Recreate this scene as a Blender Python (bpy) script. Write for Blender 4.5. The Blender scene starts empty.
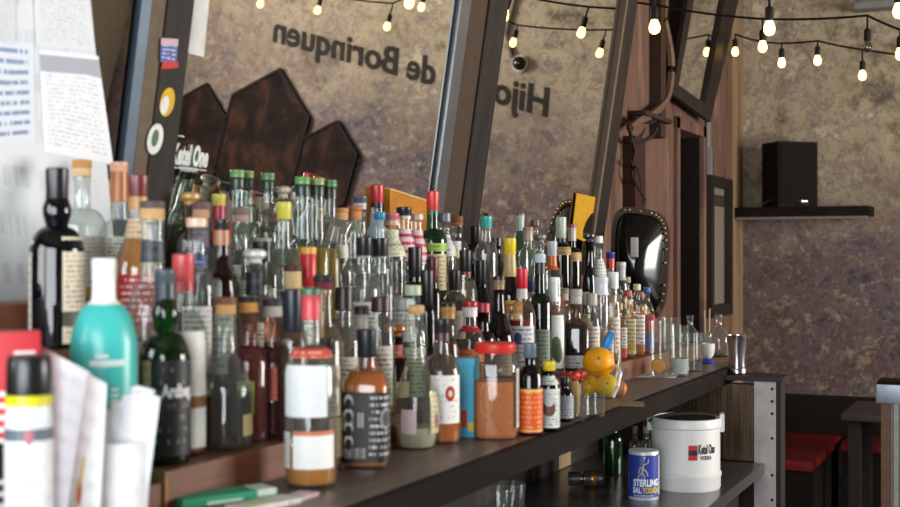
import bpy, bmesh, math, random
from mathutils import Vector, Matrix
S = bpy.context.scene
COL = S.collection
R_ = math.radians
random.seed(7)

# ------------------------------------------------------------------ camera, world, daylight, exposure
CX, CZ, YAW, F = 1.68, 1.58, R_(25), 1250.0
cam_d = bpy.data.cameras.new('camera'); cam = bpy.data.objects.new('camera', cam_d); COL.objects.link(cam)
cam.location = (CX, 0, CZ); cam.rotation_euler = (R_(90), 0, YAW)
cam_d.sensor_width = 36; cam_d.lens = 50; cam_d.clip_start = 0.05
cam_d.dof.use_dof = True; cam_d.dof.focus_distance = 4.1; cam_d.dof.aperture_fstop = 4.2
S.camera = cam
w = bpy.data.worlds.new('daylight_world'); S.world = w; w.use_nodes = True
w.node_tree.nodes['Background'].inputs[0].default_value = (0.75, 0.87, 1, 1)
w.node_tree.nodes['Background'].inputs[1].default_value = 1.0
def area(name, loc, rot, sx, sy, power, col):
    d = bpy.data.lights.new(name, 'AREA'); d.shape = 'RECTANGLE'; d.size = sx; d.size_y = sy; d.energy = power; d.color = col
    o = bpy.data.objects.new(name, d); COL.objects.link(o); o.location = loc; o.rotation_euler = rot; return o
# daylight falling in through the street window behind the camera
area('window_daylight', (1.35, -1.56, 1.75), (R_(90), 0, 0), 2.5, 1.9, 86, (0.93, 0.97, 1.0))
# fill light added at the opposite wall to brighten the far plaster
area('added_side_fill', (5.37, 5.1, 1.95), (0, R_(90), 0), 1.7, 2.6, 165, (1.0, 0.96, 0.9))
S.view_settings.view_transform = 'Standard'; S.view_settings.look = 'None'
S.view_settings.gamma = 1; S.view_settings.use_curve_mapping = False
S.view_settings.exposure = 0.9
S.cycles.max_bounces = 14; S.cycles.transparent_max_bounces = 40; S.cycles.transmission_bounces = 10; S.cycles.glossy_bounces = 6
S.cycles.caustics_reflective = False; S.cycles.caustics_refractive = False
S.cycles.use_denoising = True; S.cycles.sample_clamp_indirect = 4.0

# ------------------------------------------------------------------ pixel rays (photo frame 900 x 507)
fw = Vector((-math.sin(YAW), math.cos(YAW), 0)); rt = Vector((math.cos(YAW), math.sin(YAW), 0)); CAM = Vector((CX, 0, CZ))
def ray(px, py): return fw + rt*((px-450)/F) + Vector((0, 0, (253.5-py)/F))
def onx(px, py, x): d = ray(px, py); return CAM + d*((x-CX)/d.x)
def onz(px, py, z): d = ray(px, py); return CAM + d*((z-CZ)/d.z)
TILT = R_(8.5)
MN = Vector((math.cos(TILT), 0, -math.sin(TILT))); MUP = Vector((math.sin(TILT), 0, math.cos(TILT))); MO = Vector((0, 0, 1.2))
def onm(px, py, off=0.0):
    d = ray(px, py); o = MO + MN*off; return CAM + d*(((o-CAM).dot(MN))/d.dot(MN))
def depth(p): return (Vector(p)-CAM).dot(fw)

# ------------------------------------------------------------------ materials
MATS = {}
def new_mat(name):
    m = bpy.data.materials.new(name); m.use_nodes = True; nt = m.node_tree
    return m, nt, nt.nodes['Principled BSDF']
def lin(c): return tuple((v/12.92 if v <= 0.04045 else ((v+0.055)/1.055)**2.4) for v in c)
def hexc(h): return lin(tuple(int(h[i:i+2], 16)/255 for i in (0, 2, 4)))
def P(h, rough=0.45, metal=0.0, coat=0.0, noise=0.12, ns=30.0):
    """plain surface in hex colour h with a slight procedural variation"""
    k = ('P', h, rough, metal, coat, noise, ns)
    if k in MATS: return MATS[k]
    m, nt, b = new_mat('surface_'+h); c = hexc(h)
    b.inputs['Roughness'].default_value = rough; b.inputs['Metallic'].default_value = metal
    b.inputs['Coat Weight'].default_value = coat; b.inputs['Specular IOR Level'].default_value = 0.5 if rough < 0.5 else 0.2
    tc = nt.nodes.new('ShaderNodeTexCoord'); n = nt.nodes.new('ShaderNodeTexNoise'); n.inputs['Scale'].default_value = ns; n.inputs['Detail'].default_value = 5
    nt.links.new(tc.outputs['Object'], n.inputs['Vector'])
    r = nt.nodes.new('ShaderNodeValToRGB')
    r.color_ramp.elements[0].position = 0.3; r.color_ramp.elements[1].position = 0.7
    r.color_ramp.elements[0].color = tuple(v*(1-noise) for v in c)+(1,); r.color_ramp.elements[1].color = tuple(min(1, v*(1+noise)) for v in c)+(1,)
    nt.links.new(n.outputs['Fac'], r.inputs['Fac']); nt.links.new(r.outputs['Color'], b.inputs['Base Color'])
    MATS[k] = m; return m
def ramp_mat(name, stops, scale=(3, 3, 3), detail=10, rough=0.85, bump=0.25, nrough=0.62, distort=0.4, spec=0.5):
    m, nt, b = new_mat(name); L = nt.links
    tc = nt.nodes.new('ShaderNodeTexCoord'); mp = nt.nodes.new('ShaderNodeMapping'); mp.inputs['Scale'].default_value = scale
    n = nt.nodes.new('ShaderNodeTexNoise'); n.inputs['Scale'].default_value = 1; n.inputs['Detail'].default_value = detail; n.inputs['Roughness'].default_value = nrough; n.inputs['Distortion'].default_value = distort
    r = nt.nodes.new('ShaderNodeValToRGB')
    e = r.color_ramp.elements
    while len(e) < len(stops): e.new(0.5)
    for i, (p, h) in enumerate(stops): e[i].position = p; e[i].color = hexc(h)+(1,)
    L.new(tc.outputs['Object'], mp.inputs['Vector']); L.new(mp.outputs['Vector'], n.inputs['Vector']); L.new(n.outputs['Fac'], r.inputs['Fac'])
    L.new(r.outputs['Color'], b.inputs['Base Color']); b.inputs['Roughness'].default_value = rough; b.inputs['Specular IOR Level'].default_value = spec
    if bump:
        bp = nt.nodes.new('ShaderNodeBump'); bp.inputs['Strength'].default_value = bump; bp.inputs['Distance'].default_value = 0.02
        L.new(n.outputs['Fac'], bp.inputs['Height']); L.new(bp.outputs['Normal'], b.inputs['Normal'])
    return m
def plaster():
    """scraped plaster: ochre and grey above, layers of purple and burgundy paint showing low down"""
    m, nt, b = new_mat('scraped_plaster'); L = nt.links; N = nt.nodes.new
    tc = N('ShaderNodeTexCoord')
    def noise(s, d, ro, off):
        mp = N('ShaderNodeMapping'); mp.inputs['Location'].default_value = (off, off, off); L.new(tc.outputs['Object'], mp.inputs['Vector'])
        n = N('ShaderNodeTexNoise'); n.inputs['Scale'].default_value = s; n.inputs['Detail'].default_value = d; n.inputs['Roughness'].default_value = ro; n.inputs['Distortion'].default_value = 0.15
        L.new(mp.outputs['Vector'], n.inputs['Vector']); return n.outputs['Fac']
    def ramp(src, stops):
        r = N('ShaderNodeValToRGB'); e = r.color_ramp.elements
        while len(e) < len(stops): e.new(0.5)
        for i, (p, h) in enumerate(stops): e[i].position = p; e[i].color = hexc(h)+(1,)
        L.new(src, r.inputs['Fac']); return r.outputs['Color']
    def mix(f, a, c):
        x = N('ShaderNodeMix'); x.data_type = 'RGBA'; L.new(f, x.inputs['Factor']); L.new(a, x.inputs['A']); L.new(c, x.inputs['B']); return x.outputs['Result']
    upper = ramp(noise(3.2, 13, 0.78, 3), [(0.37, '5f5448'), (0.45, '9a8a6e'), (0.51, 'b5a588'), (0.55, '877468'), (0.62, 'c6b899')])
    lower = ramp(noise(4.2, 13, 0.78, 9), [(0.36, '2b2227'), (0.44, '4f424b'), (0.5, '6a5953'), (0.55, '4c3039'), (0.63, '85765e')])
    sep = N('ShaderNodeSeparateXYZ'); L.new(tc.outputs['Object'], sep.inputs[0])
    h = N('ShaderNodeMath'); h.operation = 'MULTIPLY_ADD'; L.new(sep.outputs['Z'], h.inputs[0]); h.inputs[1].default_value = 0.85; h.inputs[2].default_value = -1.78
    a = N('ShaderNodeMath'); a.operation = 'MULTIPLY_ADD'; L.new(noise(1.6, 8, 0.7, 20), a.inputs[0]); a.inputs[1].default_value = 1.8; a.inputs[2].default_value = -0.35
    s = N('ShaderNodeMath'); s.operation = 'ADD'; s.use_clamp = True; L.new(h.outputs[0], s.inputs[0]); L.new(a.outputs[0], s.inputs[1])
    base = mix(s.outputs[0], lower, upper)
    sp = N('ShaderNodeValToRGB'); sp.color_ramp.elements[0].position = 0.54; sp.color_ramp.elements[1].position = 0.62; L.new(noise(16, 10, 0.8, 40), sp.inputs['Fac'])
    g = N('ShaderNodeMath'); g.operation = 'MULTIPLY'; L.new(sp.outputs['Color'], g.inputs[0]); g.inputs[1].default_value = 0.65
    rgb = N('ShaderNodeRGB'); rgb.outputs[0].default_value = hexc('a39a7e')+(1,)
    c1 = mix(g.outputs[0], base, rgb.outputs[0])
    sp2 = N('ShaderNodeValToRGB'); sp2.color_ramp.elements[0].position = 0.55; sp2.color_ramp.elements[1].position = 0.63; L.new(noise(7, 9, 0.75, 71), sp2.inputs['Fac'])
    g2 = N('ShaderNodeMath'); g2.operation = 'MULTIPLY'; L.new(sp2.outputs['Color'], g2.inputs[0]); g2.inputs[1].default_value = 0.6
    rgb2 = N('ShaderNodeRGB'); rgb2.outputs[0].default_value = hexc('5f444e')+(1,)
    c2 = mix(g2.outputs[0], c1, rgb2.outputs[0])
    L.new(c2, b.inputs['Base Color']); b.inputs['Roughness'].default_value = 0.8
    bp = N('ShaderNodeBump'); bp.inputs['Strength'].default_value = 0.3; bp.inputs['Distance'].default_value = 0.02; L.new(noise(9, 12, 0.7, 5), bp.inputs['Height']); L.new(bp.outputs['Normal'], b.inputs['Normal'])
    return m
def glass(h, key=''):
    """thin bottle glass: tinted see-through wall with Fresnel gloss, denser where one looks along it"""
    k = ('G', h)
    if k in MATS: return MATS[k]
    m = bpy.data.materials.new('glass_'+h); m.use_nodes = True; nt = m.node_tree; nt.nodes.clear(); N = nt.nodes.new; L = nt.links
    c = hexc(h)
    out = N('ShaderNodeOutputMaterial'); tr = N('ShaderNodeBsdfTransparent'); gl = N('ShaderNodeBsdfGlossy'); gl.inputs['Roughness'].default_value = 0.04
    gl.inputs['Color'].default_value = (1, 1, 1, 1)
    lw = N('ShaderNodeLayerWeight'); lw.inputs['Blend'].default_value = 0.35
    mc = N('ShaderNodeMix'); mc.data_type = 'RGBA'; L.new(lw.outputs['Facing'], mc.inputs['Factor'])
    mc.inputs['A'].default_value = tuple(v**.8 for v in c)+(1,); mc.inputs['B'].default_value = tuple(v**1.6*0.8 for v in c)+(1,)
    L.new(mc.outputs['Result'], tr.inputs['Color'])
    l5 = N('ShaderNodeLayerWeight'); l5.inputs['Blend'].default_value = 0.5; fr = N('ShaderNodeMath'); fr.operation = 'POWER'; L.new(l5.outputs['Facing'], fr.inputs[0]); fr.inputs[1].default_value = 3.5
    f2 = N('ShaderNodeMath'); f2.operation = 'MULTIPLY_ADD'; f2.use_clamp = True; L.new(fr.outputs[0], f2.inputs[0]); f2.inputs[1].default_value = 0.85; f2.inputs[2].default_value = 0.045
    mx = N('ShaderNodeMixShader'); L.new(f2.outputs[0], mx.inputs[0]); L.new(tr.outputs[0], mx.inputs[1]); L.new(gl.outputs[0], mx.inputs[2]); 
    df = N('ShaderNodeBsdfDiffuse'); df.inputs['Color'].default_value = tuple(min(1, v*.9+.08) for v in c)+(1,)
    nz = N('ShaderNodeTexNoise'); nz.inputs['Scale'].default_value = 60; nz.inputs['Detail'].default_value = 4
    dm = N('ShaderNodeMath'); dm.operation = 'MULTIPLY_ADD'; L.new(nz.outputs['Fac'], dm.inputs[0]); dm.inputs[1].default_value = 0.06; dm.inputs[2].default_value = 0.005
    m2 = N('ShaderNodeMixShader'); L.new(dm.outputs[0], m2.inputs[0]); L.new(mx.outputs[0], m2.inputs[1]); L.new(df.outputs[0], m2.inputs[2]); L.new(m2.outputs[0], out.inputs['Surface'])
    MATS[k] = m; return m
def liquid(h):
    k = ('L', h)
    if k in MATS: return MATS[k]
    m, nt, b = new_mat('liquid_'+h); b.inputs['Base Color'].default_value = tuple(v*min(2.6, .9/max(hexc(h))) for v in hexc(h))+(1,)
    b.inputs['Transmission Weight'].default_value = 0.45; b.inputs['IOR'].default_value = 1.33; b.inputs['Roughness'].default_value = 0.02
    MATS[k] = m; return m
def dark_glass(h):
    k = ('D', h)
    if k in MATS: return MATS[k]
    m, nt, b = new_mat('dark_glass_'+h); b.inputs['Base Color'].default_value = hexc(h)+(1,); b.inputs['Roughness'].default_value = 0.06; b.inputs['IOR'].default_value = 1.5
    b.inputs['Transmission Weight'].default_value = 0.25
    MATS[k] = m; return m
def emit(h, s):
    k = ('E', h, s)
    if k in MATS: return MATS[k]
    m, nt, b = new_mat('glow_'+h); b.inputs['Emission Color'].default_value = hexc(h)+(1,); b.inputs['Emission Strength'].default_value = s; b.inputs['Base Color'].default_value = hexc(h)+(1,)
    MATS[k] = m; return m
def paper(base, ink, n=8, band=None, blob=None, cov=0.42, rough=0.5):
    """printed paper: rows of small unreadable marks in ink, an optional colour band (v0, v1, hex) and an optional blob (u, v, r, hex)"""
    k = ('T', base, ink, n, band, blob, cov, rough)
    if k in MATS: return MATS[k]
    m, nt, b = new_mat('print_'+base); N = nt.nodes.new; L = nt.links
    tc = N('ShaderNodeTexCoord'); sp = N('ShaderNodeSeparateXYZ'); L.new(tc.outputs['UV'], sp.inputs[0]); U, V = sp.outputs[0], sp.outputs[1]
    def mth(op, a, c=None):
        x = N('ShaderNodeMath'); x.operation = op
        for i, v in enumerate((a, c)):
            if v is None: continue
            if isinstance(v, (int, float)): x.inputs[i].default_value = v
            else: L.new(v, x.inputs[i])
        return x.outputs[0]
    def rgb(h):
        x = N('ShaderNodeRGB'); x.outputs[0].default_value = hexc(h)+(1,); return x.outputs[0]
    def mix(f, a, c):
        x = N('ShaderNodeMix'); x.data_type = 'RGBA'; L.new(f, x.inputs['Factor']); L.new(a, x.inputs['A']); L.new(c, x.inputs['B']); return x.outputs['Result']
    col = rgb(base)
    if n:
        vn = mth('MULTIPLY', V, round(n*1.5)); fl = mth('FLOOR', vn); frc = mth('FRACT', vn)
        cmb = N('ShaderNodeCombineXYZ'); L.new(mth('MULTIPLY', U, 26.0), cmb.inputs[0]); L.new(mth('MULTIPLY', fl, 7.31), cmb.inputs[1])
        no = N('ShaderNodeTexNoise'); no.inputs['Scale'].default_value = 1.0; no.inputs['Detail'].default_value = 2; L.new(cmb.outputs[0], no.inputs['Vector'])
        mk = mth('MULTIPLY', mth('GREATER_THAN', no.outputs['Fac'], 1-cov-0.08), mth('LESS_THAN', frc, 0.42))
        mk = mth('MULTIPLY', mk, mth('LESS_THAN', mth('ABSOLUTE', mth('SUBTRACT', U, 0.5)), 0.42))
        mk = mth('MULTIPLY', mk, mth('LESS_THAN', mth('ABSOLUTE', mth('SUBTRACT', V, 0.5)), 0.44))
        col = mix(mk, col, rgb(ink))
    if band:
        bands = band if isinstance(band[0], tuple) else (band,)
        for b0, b1, bh in bands:
            col = mix(mth('MULTIPLY', mth('GREATER_THAN', V, b0), mth('LESS_THAN', V, b1)), col, rgb(bh))
    if blob:
        blobs = blob if isinstance(blob[0], tuple) else (blob,)
        for bu, bv, br, bh in blobs:
            d = mth('ADD', mth('POWER', mth('ABSOLUTE', mth('SUBTRACT', U, bu)), 2.0), mth('POWER', mth('ABSOLUTE', mth('SUBTRACT', V, bv)), 2.0))
            col = mix(mth('LESS_THAN', d, br*br), col, rgb(bh))
    L.new(col, b.inputs['Base Color']); b.inputs['Roughness'].default_value = rough
    MATS[k] = m; return m
def mirror_mat():
    m, nt, b = new_mat('aged_mirror'); b.inputs['Metallic'].default_value = 1; b.inputs['Base Color'].default_value = (0.92, 0.91, 0.88, 1); b.inputs['Roughness'].default_value = 0.015
    return m

# ------------------------------------------------------------------ mesh helpers
def obj(name, bm, mat=None, parent=None, smooth=True, loc=None):
    me = bpy.data.meshes.new(name); bmesh.ops.recalc_face_normals(bm, faces=bm.faces); bm.to_mesh(me); bm.free()
    if smooth:
        for p in me.polygons: p.use_smooth = True
        try: me.set_sharp_from_angle(angle=R_(38))
        except Exception: pass
    o = bpy.data.objects.new(name, me); COL.objects.link(o)
    if mat: me.materials.append(mat)
    if parent: o.parent = parent
    if loc is not None: o.location = loc
    return o
def tag(o, label, cat, group=None):
    o['label'] = label; o['category'] = cat
    if group: o['group'] = group
    return o
def thing(name, label, cat, loc=(0, 0, 0), rz=0, group=None):
    o = bpy.data.objects.new(name, None); COL.objects.link(o); o.location = loc; o.rotation_euler = (0, 0, rz); o.empty_display_size = 0.02
    return tag(o, label, cat, group)
def struct(o): o['kind'] = 'structure'; return o
def box(bm, x0, x1, y0, y1, z0, z1, mtx=None, bev=0.0):
    r = bmesh.ops.create_cube(bm, size=1, matrix=Matrix.Translation(((x0+x1)/2, (y0+y1)/2, (z0+z1)/2)) @ Matrix.Diagonal((x1-x0, y1-y0, z1-z0, 1)))
    vs = r['verts']
    if bev:
        es = list({e for v in vs for e in v.link_edges}); rr = bmesh.ops.bevel(bm, geom=es, offset=bev, segments=2, affect='EDGES', profile=0.7); 
        vs = list({v for f in rr['faces'] for v in f.verts} | {v for v in vs if v.is_valid})
    if mtx is not None: bmesh.ops.transform(bm, matrix=mtx, verts=vs)
    return bm
def B(*a, **k): return box(bmesh.new(), *a, **k)
def lathe(bm, prof, seg=28, cx=0, cy=0, sq=None, dr=1.0, cap0=True, cap1=True, rot=0.0, pw=5.0):
    """prof: (r, z) list; sq: list of squareness 0..1 for each ring; dr: depth ratio"""
    rings = []
    for i, (r, z) in enumerate(prof):
        s = sq[i] if sq else 0; ring = []
        for k in range(seg):
            a = 2*math.pi*(k+0.5)/seg; c, sn = math.cos(a), math.sin(a)
            q = 1/((abs(c)**pw+abs(sn)**pw)**(1/pw)); rr = r*(1-s+s*q); d = 1-s+s*dr
            x, y = rr*c*d, rr*sn
            if rot: x, y = x*math.cos(rot)-y*math.sin(rot), x*math.sin(rot)+y*math.cos(rot)
            ring.append(bm.verts.new((cx+x, cy+y, z)))
        rings.append(ring)
    for a, b in zip(rings, rings[1:]):
        for k in range(seg): bm.faces.new((a[k], a[(k+1) % seg], b[(k+1) % seg], b[k]))
    if cap0: bm.faces.new(list(reversed(rings[0])))
    if cap1: bm.faces.new(rings[-1])
    return bm
def LA(prof, **k): return lathe(bmesh.new(), prof, **k)
def tube(bm, pts, r, seg=8):
    pts = [Vector(p) for p in pts]; rings = []
    for i, p in enumerate(pts):
        t = (pts[min(i+1, len(pts)-1)]-pts[max(i-1, 0)]).normalized()
        a = t.cross(Vector((0, 0, 1)));  a = a.normalized() if a.length > 1e-4 else Vector((1, 0, 0)); b = t.cross(a).normalized()
        rr = r[i] if isinstance(r, (list, tuple)) else r
        rings.append([bm.verts.new(p+a*math.cos(2*math.pi*k/seg)*rr+b*math.sin(2*math.pi*k/seg)*rr) for k in range(seg)])
    for a, b in zip(rings, rings[1:]):
        for k in range(seg): bm.faces.new((a[k], a[(k+1) % seg], b[(k+1) % seg], b[k]))
    bm.faces.new(rings[0]); bm.faces.new(rings[-1]); return bm
def prism(bm, poly, z0, z1):
    a = [bm.verts.new((x, y, z0)) for x, y in poly]; b = [bm.verts.new((x, y, z1)) for x, y in poly]; n = len(poly)
    bm.faces.new(a); bm.faces.new(b)
    for i in range(n): bm.faces.new((a[i], a[(i+1) % n], b[(i+1) % n], b[i]))
    return bm
def slab(bm, corners, nrm, th):
    """a flat piece with given corner points and thickness th along nrm"""
    n = Vector(nrm).normalized()*th; a = [bm.verts.new(c) for c in corners]; b = [bm.verts.new(Vector(c)+n) for c in corners]; k = len(a)
    fa = bm.faces.new(a); fb = bm.faces.new(b)
    for i in range(k): bm.faces.new((a[i], a[(i+1) % k], b[(i+1) % k], b[i]))
    if k == 4:
        uv = bm.loops.layers.uv.verify()
        for f in (fa, fb):
            for l, q in zip(f.loops, ((0, 0), (1, 0), (1, 1), (0, 1))): l[uv].uv = q
    return bm
def text_obj(name, s, size, mat, mtx, parent=None, shear=0.0, bold=0.0, ext=0.0008, align='LEFT', sx=1.0):
    cu = bpy.data.curves.new(name, 'FONT'); cu.body = s; cu.size = size; cu.shear = shear; cu.offset = bold; cu.extrude = ext; cu.align_x = align; cu.resolution_u = 3
    t = bpy.data.objects.new(name+'_curve', cu); COL.objects.link(t)
    dg = bpy.context.evaluated_depsgraph_get(); me = bpy.data.meshes.new_from_object(t.evaluated_get(dg)); bpy.data.objects.remove(t)
    me.name = name; me.materials.clear(); me.materials.append(mat)
    o = bpy.data.objects.new(name, me); COL.objects.link(o); me.transform(mtx @ Matrix.Diagonal((sx, 1, 1, 1)))
    if parent: o.parent = parent
    return o
def basis(x, y, z, o):
    m = Matrix.Identity(4)
    for i, v in enumerate((x, y, z, o)):
        for j in range(3): m[j][i] = v[j]
    return m

# ------------------------------------------------------------------ the room
PL = plaster()
W, YB, YF, ZC = 5.4, 8.04, -1.6, 3.5
WOODWALL = ramp_mat('reddish_wood_wall', [(0.36, '422d24'), (0.46, '704f40'), (0.54, '5e4238'), (0.64, '84664f')], scale=(6, 5, 0.9), rough=0.75)
DARKWOOD = ramp_mat('dark_stained_wood', [(0.3, '110c0a'), (0.55, '1e1612'), (0.75, '2a201a')], scale=(14, 2.5, 14), rough=0.65, bump=0.15, spec=.08)
POSTWOOD = ramp_mat('dark_frame_wood', [(0.3, '140f0d'), (0.55, '251b16'), (0.8, '3a2c22')], scale=(20, 20, 2), rough=0.6, bump=0.15, spec=.3)
COUNTER = ramp_mat('worn_grey_counter_wood', [(0.3, '3f332c'), (0.5, '5f5148'), (0.7, '75675c')], scale=(22, 1.6, 22), rough=0.42, bump=0.12)
struct(obj('floor', B(-0.5, W+0.1, YF-0.1, YB+0.1, -0.05, 0), ramp_mat('dark_floor', [(0.3, '241d1a'), (0.7, '3a302b')], scale=(2, 2, 2), rough=0.5)))
struct(obj('ceiling', B(-0.2, W+0.1, YF-0.1, YB+0.1, ZC, ZC+0.05), P('7d7568', 0.9)))
struct(obj('wall_back', B(-0.2, W+0.1, YB, YB+0.1, 0, ZC), PL))
bm = bmesh.new()
for a in ((-0.13, -0.03, YF, 5.0, 0, ZC),): box(bm, *a)
struct(obj('wall_left', bm, ramp_mat('grey_plaster', [(0.3, '5b5348'), (0.5, '8a8070'), (0.7, 'a49a88')], scale=(3, 3, 1.5))))
bm = bmesh.new()
for a in ((-0.13, -0.03, 5.0, 6.5, 0, ZC), (-0.13, -0.03, 7.02, YB, 0, ZC), (-0.13, -0.03, 6.5, 7.02, 2.24, ZC)): box(bm, *a)
struct(obj('wall_left_boards', bm, WOODWALL))
bm = bmesh.new()
for a in ((-0.62, -0.6, 6.4, 7.1, 0, 2.3), (-0.6, -0.13, 6.48, 6.5, 0, 2.3), (-0.6, -0.032, 7.015, 7.03, 0, 2.238), (-0.6, -0.13, 6.48, 7.04, 2.24, 2.28)): box(bm, *a)
struct(obj('door_1', bm, P('17110f', 0.8)))
bm = bmesh.new()
for a in ((-0.04, -0.008, 6.44, 6.5, 0, 2.30), (-0.04, -0.008, 7.02, 7.08, 0, 2.30), (-0.04, -0.008, 6.44, 7.08, 2.24, 2.30)): box(bm, *a)
struct(obj('trim_1', bm, WOODWALL))
bm = bmesh.new()
for a in ((W, W+0.1, YF, 3.7, 0, ZC), (W, W+0.1, 6.5, YB, 0, ZC), (W, W+0.1, 3.7, 6.5, 0, 1.0), (W, W+0.1, 3.7, 6.5, 2.9, ZC)): box(bm, *a)  # opening left for the added side fill light
struct(obj('wall_right', bm, P('b8ad9a', 0.9)))
bm = bmesh.new()
for a in ((W+0.02, W+0.08, 3.7, 3.76, 1.0, 2.9), (W+0.02, W+0.08, 6.44, 6.5, 1.0, 2.9), (W+0.02, W+0.08, 3.76, 6.44, 1.0, 1.06), (W+0.02, W+0.08, 3.76, 6.44, 2.84, 2.9), (W+0.02, W+0.08, 5.07, 5.13, 1.06, 2.84)): box(bm, *a)
struct(obj('added_side_window', bm, P('3a342e', 0.5)))  # invented window frame around the added side fill light
bm = bmesh.new()
for a in ((-0.13, 0.05, YF-0.1, YF, 0, ZC), (2.65, W, YF-0.1, YF, 0, ZC), (0.05, 2.65, YF-0.1, YF, 0, 0.78), (0.05, 2.65, YF-0.1, YF, 2.72, ZC)): box(bm, *a)
struct(obj('wall_front', bm, P('8d8272', 0.9)))
bm = bmesh.new()
for a in ((0.05, 0.1, YF-0.08, YF-0.02, 0.78, 2.72), (2.6, 2.65, YF-0.08, YF-0.02, 0.78, 2.72), (0.1, 2.6, YF-0.08, YF-0.02, 0.78, 0.83), (0.1, 2.6, YF-0.08, YF-0.02, 2.67, 2.72), (1.32, 1.38, YF-0.08, YF-0.02, 0.83, 2.67)): box(bm, *a)
struct(obj('window_1', bm, P('3a342e', 0.5)))
# vertical rough post closing the corner
struct(obj('trim_2', B(-0.03, 0.0, 7.72, 8.03, 0, ZC), ramp_mat('corner_board', [(0.3, '6a5138'), (0.6, '94785a'), (0.8, '7b6248')], scale=(8, 8, 0.8))))

# painted wording on the far wall (read back to front in the mirrors)
tw = thing('wall_lettering', 'x', 'lettering', (0, 0, 0))
for wd, xa, xb in (('Hijos', 1.66, 2.2), ('de', 2.57, 2.81), ('Borinquen', 2.87, 4.0)):
    o = text_obj('word', wd, 0.27, P('2b2622', 0.8), basis((1, 0, 0), (0, 0, 1), (0, -1, 0), (0, YB-0.004, 2.07)), tw, shear=0.22, bold=0.007, ext=0.002)
    v0, v1 = min(v.co.x for v in o.data.vertices), max(v.co.x for v in o.data.vertices)
    for v in o.data.vertices: v.co.x = xa+(v.co.x-v0)*(xb-xa)/(v1-v0)
tag(tw, 'black brush script painted high on the far plaster wall, seen reversed in the mirrors', 'lettering')

# three dark hexagonal paintings on the far wall
def hexpic(cx, cz, w_, lab):
    t = thing('hexagonal_painting', lab, 'painting', (cx, YB-0.012, cz))
    Rr = w_/math.sqrt(3)
    def ring(r): return [(r*math.sin(R_(60*k)), 0, 1.4*r*math.cos(R_(60*k))) for k in range(6)]
    bm = bmesh.new(); slab(bm, ring(Rr*0.955), (0, -1, 0), 0.02)
    obj('canvas', bm, ramp_mat('dark_painting', [(0.38, '0e0807'), (0.5, '22140f'), (0.58, '3c2419'), (0.66, '170e0a')], scale=(4, 4, 3), rough=0.8, bump=0, spec=.15), t, smooth=False)
    bm = bmesh.new(); o_, i_ = ring(Rr), ring(Rr*0.955)
    for k in range(6):
        j = (k+1) % 6; slab(bm, [o_[k], o_[j], i_[j], i_[k]], (0, -1, 0), 0.03)
    obj('frame', bm, P('120c0a', 0.7), t, smooth=False)
hexpic(3.84, 1.30, 0.73, 'largest dark hexagonal painting, the middle one of the three on the far wall')
hexpic(4.46, 1.17, 0.56, 'small dark hexagonal painting on the far wall, reflected next to the stickered post')
hexpic(3.24, 1.25, 0.48, 'small dark hexagonal painting on the far wall, under the script lettering')
# dome camera and its conduit on the far wall
t = thing('dome_camera', 'small white dome security camera with conduit on the far wall, seen in the mirror', 'camera', (1.95, YB-0.001, 2.37))
bm = LA([(0.06, 0), (0.06, 0.03), (0.052, 0.035)]); bmesh.ops.rotate(bm, verts=bm.verts, matrix=Matrix.Rotation(R_(90), 3, 'X')); obj('base', bm, P('b9b4a8', 0.5), t)
bm = LA([(0.048, 0.03), (0.045, 0.06), (0.03, 0.08), (0.005, 0.088)]); bmesh.ops.rotate(bm, verts=bm.verts, matrix=Matrix.Rotation(R_(90), 3, 'X')); obj('dome', bm, P('191919', 0.1), t)
tag(obj('conduit_pipe', tube(bmesh.new(), [(2.03, YB-0.02, 2.40), (2.12, YB-0.02, 2.55), (2.12, YB-0.02, 3.48)], 0.015), P('6e675c', 0.5)), 'thin grey conduit pipe running up the far wall above the dome camera', 'pipe')

# ------------------------------------------------------------------ leaning mirrors on the bar wall
MIR = mirror_mat()
def mpt(y, s, off=0.0): return MO + Vector((0, y, 0)) + MUP*s + MN*off
def mirror_bar(bm, y0, y1, s0, s1, o0, o1, ytop=0.0):
    c = [mpt(y0, s0, o0), mpt(y1, s0, o0), mpt(y1+ytop, s1, o0), mpt(y0+ytop, s1, o0)]
    slab(bm, c, MN, o1-o0)
STEEL = P('6f7174', 0.38, 0.75, ns=12)
BLUEST = P('56626e', 0.35, 0.6, ns=12)
def big_mirror(y0, y1, lab, frames, smax=2.15):
    t = thing('bar_mirror', lab, 'mirror', (0, 0, 0))
    bm = bmesh.new(); slab(bm, [mpt(y0, 0.0, -0.012), mpt(y1, 0.0, -0.012), mpt(y1, smax, -0.012), mpt(y0, smax, -0.012)], MN, 0.012); obj('mirror_glass', bm, MIR, t, smooth=False)
    for (a, b_, yt, o, m) in frames:
        bm = bmesh.new(); mirror_bar(bm, a, b_, 0.0, smax, -0.012, o, yt); obj('frame_post', bm, m, t, smooth=False)
    bm = bmesh.new(); mirror_bar(bm, y0, y1, smax, smax+0.06, -0.012, 0.03); obj('frame_rail', bm, POSTWOOD, t, smooth=False)
    return t
BROWN = P('6a5a4a', 0.6)
big_mirror(0.4, 1.90, 'leaning mirror panel behind the notice sheets, edged by a blue-grey steel strip', [(1.925, 1.955, -0.01, 0.004, BLUEST)])
big_mirror(2.075, 3.28, 'large leaning bar mirror between the stickered post and the steel strip, reflecting dark hexagons', [(1.956, 1.995, -0.01, 0.005, BROWN), (1.995, 2.075, 0.0, 0.008, POSTWOOD), (3.30, 3.365, -0.005, 0.014, STEEL)])
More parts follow.
